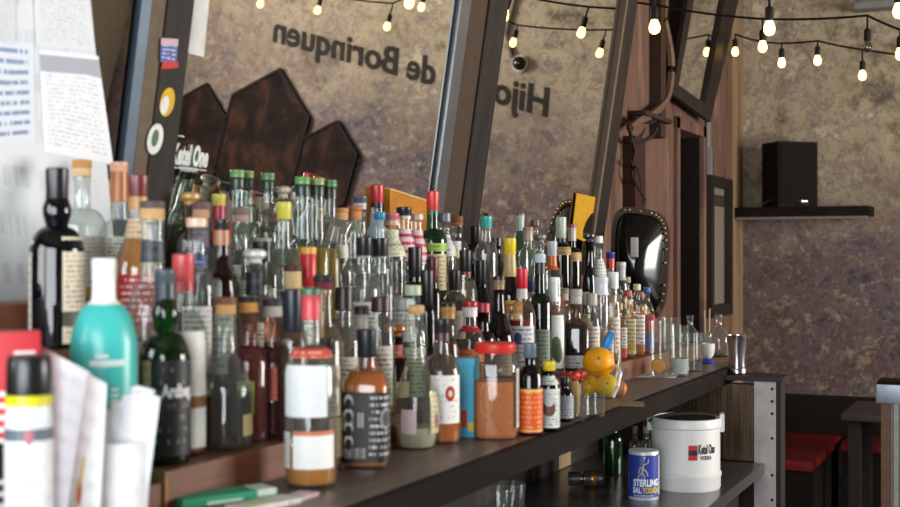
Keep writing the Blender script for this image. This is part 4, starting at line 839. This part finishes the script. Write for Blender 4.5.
fruit('lemon', 'yellow lemon in the tub under the big orange, next to the white strap', 607, 386, 12, 'fdc812', -.02, 'lemon', sq=1.0)
fruit('orange', 'deep orange fruit low in the tub, mostly hidden behind the white strap', 617, 388, 10, 'e07c14', .035, 'orange')
# red chillies in a cup
t = tumbler('chilli_cup', 'small glass cup filled with red dried peppers', 572, 402, 1.2, .033, .05)
cb = t.location.copy()
for i in range(12):
    a = 2.4*i; r = .006+.022*math.sqrt(i/12); z = .055+.012*((i*7) % 3)/2
    bm = bmesh.new(); c = Vector((r*math.cos(a), r*math.sin(a), z)); dd = Vector((math.cos(a*1.7), math.sin(a*1.7), .25*math.sin(i)))*.016
    tube(bm, [c-dd, c-dd*.5, c, c+dd*.5, c+dd], [.002, .008, .0095, .008, .002], 8)
    o = obj('dried_pepper', bm, P(['c2261a', 'd03a20', 'd85a28', 'b01e18'][i % 4], .4), None); o.location = cb
    tag(o, 'red dried pepper heaped in the small glass cup beside the orange', 'pepper', 'red peppers in the glass cup')
# strap / peeler / tongs
def along(name, pts, r, mat, parent=None, Z=None, seg=8):
    out = []
    for px, py, zz in pts: d = ray(px, py); out.append(CAM+d*(zz/d.dot(fw)))
    return obj(name, tube(bmesh.new(), out, r, seg), mat, parent)
Zf = depth(fb)
tag(along('white_strap', [(617, 366, Zf-.02), (620, 372, Zf-.055), (618, 386, Zf-.075), (613, 397, Zf-.07)], .005, P('dcdcda', .4)), 'white curved plastic strap over the front of the fruit tub', 'strap')
t = thing('peeler', 'peeler with a bright blue handle standing behind the orange', 'peeler', (0, 0, 0))
along('handle', [(604, 351, Zf+.03), (606, 345, Zf+.03), (609, 338, Zf+.03), (611.5, 333, Zf+.03), (612, 331.5, Zf+.03)], [.009, .0125, .0125, .0105, .004], P('1d86cf', .35), t, seg=12)
along('blade', [(600, 385, Zf+.02), (604, 352, Zf+.03)], .004, P('9a9a9a', .25, .9), t)
t = thing('bar_tongs', 'steel bar tongs leaning in the fruit tub behind the white strap', 'tongs', (0, 0, 0))
along('arm', [(612, 392, Zf), (617, 370, Zf+.02), (619.5, 350, Zf+.03)], .0035, P('b0b0b0', .2, .9), t)
along('arm', [(615, 392, Zf), (622, 372, Zf+.02), (619.5, 350, Zf+.03)], .0035, P('b0b0b0', .2, .9), t)
t = px_thing('paper_napkin', 'tan paper napkin lying on the counter in front of the fruit tub', 'napkin', 622, 404, 1.2)
bm = bmesh.new(); box(bm, -.045, .045, -.055, .055, 0, .002); obj('sheet', bm, P('8e7c5e', .8), t, smooth=False)
# glasses at the far end
t = px_thing('folded_napkin', 'white folded napkin under the glass with the orange slice', 'napkin', 655, 376, 1.2)
bm = bmesh.new(); slab(bm, [(-.06, -.05, 0), (.05, -.07, 0), (.06, .06, 0), (-.05, .07, 0)], (0, 0, 1), .003); obj('sheet', bm, P('cfcac2', .8), t, smooth=False)
def highball(lab, px, by, top, R, extra=None):
    p = onz(px, by, 1.2); k = depth(p)/F; return tumbler('highball_glass', lab, px, by, 1.2, R, (by-top)*k, taper=.88, grp='glasses at the end of the counter')
t = highball('tall stacked highball glass with an orange slice in its base, on the white napkin', 660, 379, 323, .033); t.location.z = 1.2035
ob = thing('orange_slice', 'orange citrus slice at the bottom of the glass on the white napkin', 'fruit slice', t.location+Vector((-.004, -.008, .012)), t.rotation_euler.z)
bm = bmesh.new(); lathe(bm, [(.018, -.006), (.0225, -.004), (.0225, .004), (.018, .006)], seg=24); bmesh.ops.rotate(bm, verts=bm.verts, matrix=Matrix.Rotation(R_(90), 3, 'Y')); bmesh.ops.translate(bm, verts=bm.verts, vec=(0, 0, .022)); obj('rind', bm, P('d8841a', .5), ob)
bm = bmesh.new(); lathe(bm, [(.019, .0), (.019, .0068)], seg=18); bmesh.ops.rotate(bm, verts=bm.verts, matrix=Matrix.Rotation(R_(90), 3, 'Y')); bmesh.ops.translate(bm, verts=bm.verts, vec=(0, 0, .022)); obj('pulp', bm, P('e0a040', .5, ns=150, noise=.3), ob)
t = highball('tall highball glass a third full of water, beside the glass with the orange slice', 680, 377, 326, .030)
obj('water', LA([(.024, .008), (.0268, .055)], seg=24), liquid('dfe6e6'), t)
highball('plain tall glass standing behind the water glass', 671, 368, 318, .031)
highball('short empty glass beside the white egg cup', 694, 372, 334, .029)
highball('short empty glass behind the white egg cup', 702, 362, 334, .028)
t = px_thing('espresso_cup', 'small white egg-shaped cup on a blue foot on the counter', 'cup', 708, 364, 1.2, .022)
k = depth(t.location)/F
obj('bowl', LA([(.010, .018), (.018, .026), (.023, .045), (.0235, 20*k), (.0215, 20*k), (.020, .045), (.002, .024)], seg=28), P('d9d8d2', .3), t)
obj('blue_foot', LA([(.020, 0), (.022, .003), (.020, .009), (.010, .016), (.009, .019)], seg=24), P('2a3aa0', .3), t)
t = px_thing('cutting_board', 'small wooden board on the counter beside the white egg-shaped cup', 'board', 722, 361, 1.2)
obj('board', B(-.05, .05, -.07, .07, 0, .008, bev=.002), P('8a6648', .6), t)
def carafe(lab, px, by, top, R):
    t = px_thing('glass_carafe', lab, 'carafe', px, by, 1.2, R, 'clear carafes at the end of the counter'); k = depth(t.location)/F; H = (by-top)*k
    obj('glass_body', LA([(R*.92, 0), (R, .006), (R, H*.42), (R*.93, H*.52), (R*.45, H*.66), (R*.30, H*.72), (R*.28, H*.88), (R*.36, H*.92), (R*.36, H*.97), (R*.30, H)], seg=28), CLR, t); return t
carafe('clear short-necked carafe at the very end of the counter by the shaker', 719, 357, 315, .042)
carafe('clear short-necked carafe behind the row of tall glasses', 690, 355, 316, .040)
t = px_thing('straw_glass', 'narrow glass with two pale straws between the carafes', 'glass', 707, 354, 1.2, .02)
k = depth(t.location)/F
obj('glass_wall', LA([(.019, 0), (.02, .08)], seg=20, cap1=False), CLR, t)
for i, (a, x) in enumerate(((-.006, 311), (.006, 309))):
    o = obj('straw', tube(bmesh.new(), [(0, a, .008), (0, a*1.6, (354-x)*k)], .0038, 8), P(('b5a68e', 'a8927a')[i], .6)); o.location = t.location; o.rotation_euler = t.rotation_euler
    tag(o, ('pale straw in the narrow glass, on the side towards the water glass', 'tan straw in the narrow glass, on the side towards the shaker')[i], 'straw', 'straws in the narrow glass')
# shaker on the ledge
t = thing('cocktail_shaker', 'steel cocktail shaker tin standing on the ledge at the end of the bar', 'shaker', (0.79, 4.165, 1.18), 2.0)
k = depth(t.location)/F; H = 39*k
obj('tin', LA([(.026, 0), (.029, .003), (.030, .03), (.0285, .05), (.034, H*.86), (.0355, H*.97), (.037, H), (.034, H-.001), (.0275, .05), (.002, .006)], seg=32), P('a5a4a4', .16, .95, noise=.03), t)
obj('weighted_base', LA([(.0295, .002), (.0312, .004), (.0312, .018), (.0302, .02)], seg=32), P('8a8988', .25, .95, noise=.03), t)

# ------------------------------------------------------------------ lower counter
t = px_thing('ice_bucket', 'white ice bucket with ribbed rings, carry handle and a red and black emblem', 'bucket', 685.5, 492, .9, .085)
k = depth(t.location)/F; R = 34.5*k; H = (490-420)*k
obj('bucket_wall', LA([(R*.97, 0), (R*1.0, .006), (R*1.0, H*.17), (R*1.025, H*.19), (R*1.025, H*.23), (R*.985, H*.25), (R*.985, H*.86), (R*1.03, H*.88), (R*1.03, H*.97), (R*1.0, H), (R*.90, H), (R*.88, H*.9), (R*.86, H*.3), (.002, H*.28)], seg=48), P('d9d9d6', .35, noise=.02), t)
obj('lid', LA([(R*.89, H*.93), (R*.87, H*.965), (R*.5, H*.98), (.002, H*.985)], seg=40), P('2a2422', .5), t)
hd = obj('handle', tube(bmesh.new(), [(R*1.02*math.cos(a)*.35, R*1.04*math.cos(a) if False else -R*1.02*math.cos(a), H*.93+R*.22*math.sin(a)) for a in [math.pi*i/20 for i in range(21)]], .006, 8), P('26211f', .45), t)
for s_ in (-1, 1): obj('handle_lug', B(-.020, .020, s_*R*1.03-.007, s_*R*1.03+.007, H*.80, H*1.06, bev=.006), P('dcdcda', .35), t)
rp = [(R*.9855, H*.25), (R*.9855, H*.86)]
obj('emblem', label_mesh(rp, [0, 0], 1, H*.45, H*.66, 15, 12, grow=.0008), paper('201c1c', '201c1c', 0, band=((0, .33, 'b8282c'), (.66, 1, 'b8282c'))), t)
def wrap_text(name, s, a0, z, h, r, mat, par, width_deg, bold=.003, shear=.1):
    o = text_obj(name, s, .1, mat, Matrix.Identity(4), par, shear=shear, bold=bold, ext=.003)
    xs = [v.co.x for v in o.data.vertices]; ys = [v.co.y for v in o.data.vertices]; x0, x1, y1 = min(xs), max(xs), max(ys)
    for v in o.data.vertices:
        a = R_(a0+width_deg*(v.co.x-x0)/(x1-x0)); rr = r+.0006+v.co.z*.15; v.co = Vector((rr*math.cos(a), rr*math.sin(a), z+h*v.co.y/y1))
    return o
wrap_text('wordmark', 'Ketel One', 21, H*.54, H*.13, R*.9855, P('3a3536', .5), t, 34)
wrap_text('small_wordmark', 'VODKA', 25, H*.455, H*.055, R*.9855, P('5a5052', .5), t, 22, bold=.002, shear=0)
t = px_thing('salt_can', 'blue salt canister with white bands and white and yellow lettering', 'canister', 643.5, 500, .9, .03)
k = depth(t.location)/F; R = 15*k; H = (498-450)*k
obj('can_wall', LA([(R*.97, 0), (R, .002), (R, H-.002), (R*.97, H)], seg=36), P('d3d5da', .35, .2), t)
obj('label', label_mesh([(R, 0), (R, H)], [0, 0], 1, H*.06, H*.93, 180, 0, grow=.0006), P('2a3f9a', .4, noise=.03), t)
obj('side_text', label_mesh([(R+.0007, 0), (R+.0007, H)], [0, 0], 1, H*.1, H*.9, 26, 82), paper('e0e2e6', '7a80a0', 14, cov=.5), t)
WT, YL = P('eceef2', .4), P('e0c21e', .4)
wrap_text('word', 'STERLING', -40, H*.30, H*.14, R, WT, t, 105, bold=.004, shear=0)
wrap_text('word', 'SAL', -42, H*.155, H*.12, R, WT, t, 34, bold=.003, shear=0)
wrap_text('word', 'YODADA', -3, H*.155, H*.12, R, YL, t, 72, bold=.004, shear=0)
obj('small_print', label_mesh([(R+.0007, 0), (R+.0007, H)], [0, 0], 1, H*.07, H*.125, 90, 0), paper('2a3f9a', 'c8cce0', 2, cov=.6), t)
bm = bmesh.new()
for pts in ([(-.004, .56), (-.002, .68), (.002, .76), (.001, .85)], [(-.002, .66), (.008, .60), (.012, .50)], [(.002, .74), (.012, .78), (.013, .86)], [(.0, .70), (-.010, .66), (-.013, .56)], [(-.004, .57), (-.013, .50), (-.015, .44)], [(-.004, .56), (.004, .50), (.003, .43)]):
    tube(bm, [((R+.001)*math.cos(y/R), (R+.001)*math.sin(y/R), z*H) for y, z in pts], .0016, 6)
bmesh.ops.create_uvsphere(bm, u_segments=10, v_segments=6, radius=.0035, matrix=Matrix.Translation(((R+.001), .001, H*.88)))
obj('pictogram', bm, P('c9b898', .5), t)
# small items on the work counter
t = px_thing('steel_jigger', 'steel jigger with an amber reflection coloured on as a ring, lying on the lower counter', 'jigger', 586, 488, .9, .02)
t.rotation_euler.z = YAW+R_(4)
bm = LA([(.010, -.005), (.021, .002), (.024, .04), (.023, .058), (.018, .06), (.012, .064), (.018, .068), (.020, .085), (.021, .10), (.019, .10), (.003, .07)], seg=28); bmesh.ops.rotate(bm, verts=bm.verts, matrix=Matrix.Rotation(R_(-90), 3, 'Y')); bmesh.ops.translate(bm, verts=bm.verts, vec=(.05, 0, .024)); obj('cups', bm, P('c0bfbd', .14, .95, noise=.02), t)
bm = LA([(.0246, .025), (.0249, .026), (.0249, .036), (.0246, .037)], seg=28); bmesh.ops.rotate(bm, verts=bm.verts, matrix=Matrix.Rotation(R_(-90), 3, 'Y')); bmesh.ops.translate(bm, verts=bm.verts, vec=(.05, 0, .024)); obj('amber_reflection_ring', bm, P('c08a30', .25, .8), t)  # coloured ring standing in for the amber reflection on the steel
def under(name, lab, px, by, R, H, gl, capc, liq=None):
    t = px_thing(name, lab, 'bottle', px, by, .9, R); pr, s, dr = prof('small', H, R, R*.42)
    obj('glass_body', LA(pr, seg=20), glass(gl), t); obj('cap', LA([(R*.5, H-.022), (R*.52, H-.02), (R*.52, H-.001), (R*.45, H)], seg=16), P(capc, .4), t)
    if liq: obj('liquid', LA([(R*.85, .004), (R*.93, .01), (R*.93, H*.5)], seg=20), liquid(liq), t)
under('syrup_bottle', 'green glass bottle standing in the dark under the counter', 613, 476, .03, .17, '2a8a4a', '1d3a28', '1d5a30')
under('syrup_bottle', 'small clear syrup bottle behind the blue salt canister, first of two', 635, 480, .017, .16, 'd8d4d0', '6a5a50', '6a3a20')
under('syrup_bottle', 'small clear syrup bottle behind the blue salt canister, second of two', 646, 480, .017, .16, 'd8d4d0', '8a7a70', '6a3a20')
a = onx(558, 470, .331); b_ = onx(570, 450, .331)
tag(obj('wall_note', B(.331, .334, a.y, b_.y, a.z, b_.z), P('8f7a5a', .7), smooth=False), 'tan paper note fixed to the dark apron under the counter', 'note')
for px_, by_, lab in ((497, 520, 'clear glass tumbler on the lower counter, under the spice jar'), (512, 514, 'clear glass tumbler on the lower counter, on the jigger side of its twin')):
    tumbler('stacked_glass', lab, px_, by_, .9, .036, .075, grp='glasses on the lower counter')
t = px_thing('steel_tray', 'shallow dark steel tray on the lower counter in front of the jigger', 'tray', 560, 520, .9, .02)
t.rotation_euler.z = 0
obj('tray', B(-.10, .08, -.10, .10, 0, .01, bev=.004), P('3b3a3a', .3, .8), t)

# ------------------------------------------------------------------ clutter at the near end
def near(px, py, Z): d = ray(px, py); return CAM+d*(Z/d.dot(fw))
t = thing('spray_can', 'white spray can with a black cap and yellow ring, beside the white cards', 'spray can', (0, 0, 0))
p = near(29, 400, 1.50); t.location = (p.x, p.y, 1.2); t.rotation_euler = (0, 0, math.atan2(-p.y, CX-p.x)); k = 1.5/F; R = 22.5*k
zz = lambda py: CZ+(253.5-py)*k-1.2
obj('can_wall', LA([(R*.9, 0), (R, .006), (R*1.02, zz(420)), (R*.98, zz(408)), (R*.96, zz(403))], seg=36), P('dde1e4', .3), t)
obj('label', label_mesh([(R*1.0, 0), (R*1.02, zz(420))], [0, 0], 1, .012, zz(420)-.006, 170, 0), paper('e4e8ea', 'a9bccb', 6, band=(.90, .99, '5e6a72'), blob=((.5, .93, .06, 'b86a78'),), cov=.3), t)
obj('yellow_ring', LA([(R*.97, zz(405)), (R*1.02, zz(404)), (R*1.02, zz(395)), (R*.97, zz(394))], seg=36), P('ddd31c', .4), t)
obj('cap', LA([(R*.99, zz(394)), (R, zz(393)), (R*.97, zz(370)), (R*.94, zz(358)), (R*.86, zz(355))], seg=36), P('17181a', .28, noise=.05), t)
t = thing('red_box', 'red carton with white marks behind the spray can', 'carton', (0, 0, 0)); p = near(16, 362, 1.63)
t.location = (p.x, p.y, 1.24); t.rotation_euler = (0, 0, math.atan2(-p.y, CX-p.x)); k = 1.63/F; zt = CZ+(253.5-331)*k-1.24
obj('carton_body', B(-.025, .025, -.045, .030, 0.0, zt, bev=.002), paper('c2202c', 'e8dcd8', 0, band=((0, .02, 'a01822'),)), t)
bm = bmesh.new(); slab(bm, [(.0258, -.005, zt*.80), (.0258, .026, zt*.80), (.0258, .026, zt*.92), (.0258, -.005, zt*.92)], (1, 0, 0), .0006); obj('print', bm, paper('c2202c', 'f0e6e4', 2, cov=.7), t, smooth=False)
bm = bmesh.new(); slab(bm, [(.0258, -.025, zt*.15), (.0258, -.005, zt*.15), (.0258, -.005, zt*.72), (.0258, -.025, zt*.72)], (1, 0, 0), .0006); obj('print', bm, paper('c2202c', 'f0e6e4', 6, cov=.75), t, smooth=False)
t = thing('black_tin', 'black tin with pale print beside the spray can, below the red carton', 'tin', (0, 0, 0)); p = near(-6, 430, 1.62)
t.location = (p.x, p.y, 1.2); t.rotation_euler = (0, 0, math.atan2(-p.y, CX-p.x))
obj('tin_wall', LA([(.030, 0), (.031, .002), (.031, .135), (.028, .138)], seg=28), P('1a1b1e', .35), t)
obj('label', label_mesh([(.031, 0), (.031, .138)], [0, 0], 1, .01, .10, 150, 20), paper('1d1e22', 'd0d2d4', 4, cov=.6), t)
def card(lab, quad, Zs, mat, name='folded_leaflet', cat='leaflet'):
    pts = [near(px, py, Z) for (px, py), Z in zip(quad, Zs)]
    n = (pts[1]-pts[0]).cross(pts[3]-pts[0]).normalized(); n = n if n.dot(CAM-pts[0]) > 0 else -n
    bm = bmesh.new(); slab(bm, pts, n, .0015); return tag(obj(name, bm, mat, smooth=False), lab, cat)
zb = lambda Z: 253.5+.379*F/Z
card('large white card standing behind the spray can', [(40, zb(1.66)), (80, zb(1.64)), (90, 372), (40, 346)], (1.66, 1.64, 1.64, 1.66), paper('e9ebef', 'dadde2', 6))
card('white leaflet with a small yellow and red mark, standing beside the spray can', [(62, zb(1.59)), (98, zb(1.565)), (107, 384), (88, 373)], (1.59, 1.565, 1.565, 1.59), paper('e6e6e6', 'd5d2cc', 5, blob=((.45, .50, .07, 'd8b040'), (.40, .36, .09, 'c88a3a'), (.42, .35, .05, 'b8402c'))))
# bundle of white napkins in a holder
t = thing('napkin_holder', 'white cup stuffed with folded white napkins, before the green bottle', 'napkin holder', (0, 0, 0)); p = near(121, 450, 1.63)
t.location = (p.x, p.y, 1.2); t.rotation_euler = (0, 0, math.atan2(-p.y, CX-p.x)); k = 1.63/F; R = 28*k; zz = lambda py: CZ+(253.5-py)*k-1.2
obj('cup_wall', LA([(R*.88, 0), (R*.90, .003), (R, zz(440)), (R*.97, zz(440)), (R*.86, .006), (.002, .005)], seg=36), P('e6e7ea', .5), t)
for i, (y0, y1, top, dx, tw_) in enumerate(((-.032, -.004, 420, .012, -.02), (-.026, .004, 408, .004, -.01), (-.012, .014, 398, -.004, .004), (-.004, .022, 391, .008, .012), (.004, .030, 386, .0, .016), (.010, .034, 392, .014, .02))):
    bm = bmesh.new(); h = zz(top); n = 7
    A = [[bm.verts.new((dx*.8+.004*math.sin(3*j+i*2)+s_*.0045, (y0+(y1-y0)*u)*(.8+.35*j/n)+tw_*.5*j/n, .02+(h-.02)*j/n*(1-.05*abs(u-.5-.3*math.sin(i))))) for u in (0, .25, .5, .75, 1)] for s_ in (-1, 1) for j in range(n+1)]
    f_, b2_ = A[:n+1], A[n+1:]
    for G in (f_, b2_):
        for j in range(n):
            for u in range(4): bm.faces.new((G[j][u], G[j][u+1], G[j+1][u+1], G[j+1][u]))
    for j in range(n): bm.faces.new((f_[j][0], f_[j+1][0], b2_[j+1][0], b2_[j][0])); bm.faces.new((f_[j][4], f_[j+1][4], b2_[j+1][4], b2_[j][4]))
    for u in range(4): bm.faces.new((f_[n][u], f_[n][u+1], b2_[n][u+1], b2_[n][u]))
    o = obj('folded_napkin', bm, P('eaebee', .8, noise=.03), None); o.location = t.location; o.rotation_euler = t.rotation_euler
    tag(o, 'folded white napkin packed upright in the white cup before the green bottle', 'napkin', 'napkins in the white cup')
# flat boxes on the counter in front of the reddish box
def flat(name, lab, c0, c1, wd, z0, h, mat):
    a, b = onz(c0[0], c0[1], z0+h), onz(c1[0], c1[1], z0+h); d = (b-a); ln = d.length; ang = math.atan2(d.y, d.x)
    t = thing(name, lab, 'carton', (a.x, a.y, z0), ang); obj('carton_body', B(0, ln, -wd, 0, 0, h, bev=.001), mat, t, smooth=False)
    return t, ln, wd, h
t, ln, wd, h = flat('green_carton', 'flat green and white carton lying in front of the reddish box', (168, 495), (262, 483), .05, 1.2, .014, P('3c9a76', .5))
obj('white_end', B(ln*.78, ln*.98, -wd-.0006, -.004, .004, h+.0006), P('cfd8d0', .5), t, smooth=False)
obj('white_stripe', B(ln*.25, ln*.62, -wd-.0006, .0, .002, .006), P('d6dcd6', .5), t, smooth=False)
t, ln, wd, h = flat('white_carton', 'flat white carton with pale yellow print lying beside the green one', (225, 505), (282, 494), .045, 1.2, .008, P('d8d4cc', .5))
obj('yellow_panel', B(ln*.2, ln*.55, -wd+.006, -.008, h, h+.0006), P('cfc79a', .5), t, smooth=False)
t, ln, wd, h = flat('pink_carton', 'small pale pink printed carton at the foot of the bottle with red neck foil', (270, 500), (300, 490), .035, 1.2, .006, P('cbb0b2', .5))
obj('print', B(ln*.15, ln*.85, -wd+.006, -.006, h, h+.0006), paper('cbb0b2', '8a5a6a', 4), t, smooth=False)

# ------------------------------------------------------------------ seats and the other bar at the far end
DB = P('15100e', .7); RED = P('701c1a', .55, noise=.2)
def bench(lab, x0, x1, y0, y1, back):
    t = thing('bench', lab, 'bench', (0, 0, 0))
    obj('seat_cushion', B(x0, x1, y0, y1, .42, .47, bev=.012), RED, t); obj('bench_base', B(x0+.01, x1-.02, y0+.02, y1, 0, .42), DB, t, smooth=False)
    obj('backrest', B(*back, .47, .70), P('17110f', .7), t, smooth=False)
bench('dark wooden bench with a red seat along the wall below the framed notice', 0.0, .62, 6.82, 7.94, (0.0, .05, 6.82, 7.94))
bench('dark wooden bench with a red seat along the far wall behind the table', .66, 3.2, 7.6, 8.03, (.01, 3.2, 7.95, 8.03))
t = thing('dining_table', 'dark wooden table before the bench on the far wall', 'table', (0, 0, 0))
obj('table_top', B(.78, 1.6, 6.72, 7.36, .715, .75, bev=.004), P('3a2f2c', .45), t)
for x in (.84, 1.54):
    for y in (6.80, 7.28): obj('leg', B(x-.03, x+.03, y-.03, y+.03, 0, .715), P('2b2320', .6), t, smooth=False)
t = thing('bar_counter', 'end of the customer bar with a steel-capped corner and pale panelled side', 'counter', (0, 0, 0))
a = onz(877, 404, 0.0); 
yb = 4.85; xb = onx(877, 250, 1.17).x; 
P0 = CAM+ray(877, 403)*((yb)/ray(877, 403).y); P1 = CAM+ray(877, 384)*(yb/ray(877, 384).y)
x0 = P0.x; za, zb_ = P0.z, P1.z
obj('top_slab', B(x0, x0+1.5, yb, yb+.14, zb_, zb_+.012, bev=.004), DARKWOOD, t, smooth=False)
obj('steel_cap', B(x0-.004, x0+.11, yb-.006, yb+.14, za, zb_, bev=.006), P('7d8490', .4, .5), t)
obj('side_board', B(x0+.012, x0+.05, yb+.02, yb+.5, 0, za), P('7a5f4c', .6), t, smooth=False)
obj('pale_panel', B(x0+.05, x0+1.5, yb+.01, yb+.5, 0, za), P('b9b6ae', .5), t, smooth=False)
bm = bmesh.new(); box(bm, x0+.075, x0+.085, yb+.002, yb+.01, 0, za); box(bm, x0+.052, x0+.058, yb+.002, yb+.01, 0, za); obj('groove_strip', bm, P('77706a', .5), t, smooth=False)

# ------------------------------------------------------------------ string lights
CORD = P('17110e', .6)
def strand(lab, y, pts, zend):
    yy0 = lambda x, y=y: y+(.6*max(0, .5-x)/.37 if y > 6 else 0)
    t = thing('light_string', lab, 'string lights', (0, 0, 0))
    xs = [({4.3: .225, 6.6: .01}.get(y, -.02), zend[0])]+[(x, z+.10+d) for x, z, d, on in pts]+[(W-.02, zend[1])]
    yy = lambda x: y+(.6*max(0, .5-x)/.37 if y > 6 else 0)
    P3 = [Vector((x, yy(x), z)) for x, z in xs]
    Q = []
    if y > 6: P3[0].y = 7.78
    for i in range(len(P3)-1):
        a, b = P3[i], P3[i+1]; sag = .05*(b-a).length
        for s_ in range(8): u = s_/8; Q.append(a.lerp(b, u)-Vector((0, 0, sag*4*u*(1-u)*.35)))
    Q.append(P3[-1]); obj('cord', tube(bmesh.new(), Q, .0055, 6), CORD, t)
    for x, z, d, on in pts:
        y = yy0(x)
        bm = LA([(.004, z+.10+d), (.005, z+.075), (.013, z+.07), (.0145, z+.06), (.0145, z+.028), (.013, z+.024)], seg=14, cx=x, cy=y); so = obj('socket', bm, CORD, t)
        bm = LA([(.010, z+.03), (.012, z+.022), (.0182, z+.006), (.0195, z-.006), (.0165, z-.018), (.009, z-.025), (.001, z-.027)], seg=18, cx=x, cy=y)
        obj('bulb', bm, emit('ffbc62', 4.2) if on else glass('b8b0a4'), t)
strand('string of warm bulbs crossing nearest to the bottles', 4.3, [(.47, 2.38, 0, 1), (.87, 2.345, .02, 1), (1.285, 2.37, 0, 1), (1.75, 2.36, 0, 1), (2.3, 2.38, .02, 1), (3.0, 2.42, 0, 1)], (2.60, 2.75))
strand('string of warm bulbs crossing the middle of the room', 5.5, [(.14, 2.60, 0, 1), (.615, 2.48, .02, 1), (1.05, 2.45, .03, 0), (1.18, 2.41, 0, 1), (2.2, 2.42, .02, 1), (2.9, 2.45, 0, 1), (3.7, 2.5, 0, 1)], (2.74, 2.85))
strand('string of warm bulbs hanging before the far wall', 6.6, [(.13, 2.74, 0, 1), (.50, 2.57, 0, 1), (.68, 2.57, 0, 1), (.90, 2.48, .03, 1), (1.42, 2.42, 0, 1), (2.05, 2.49, .03, 1), (2.24, 2.33, .04, 1), (2.74, 2.32, 0, 1), (3.16, 2.27, 0, 1), (3.8, 2.3, 0, 1)], (2.80, 2.6))
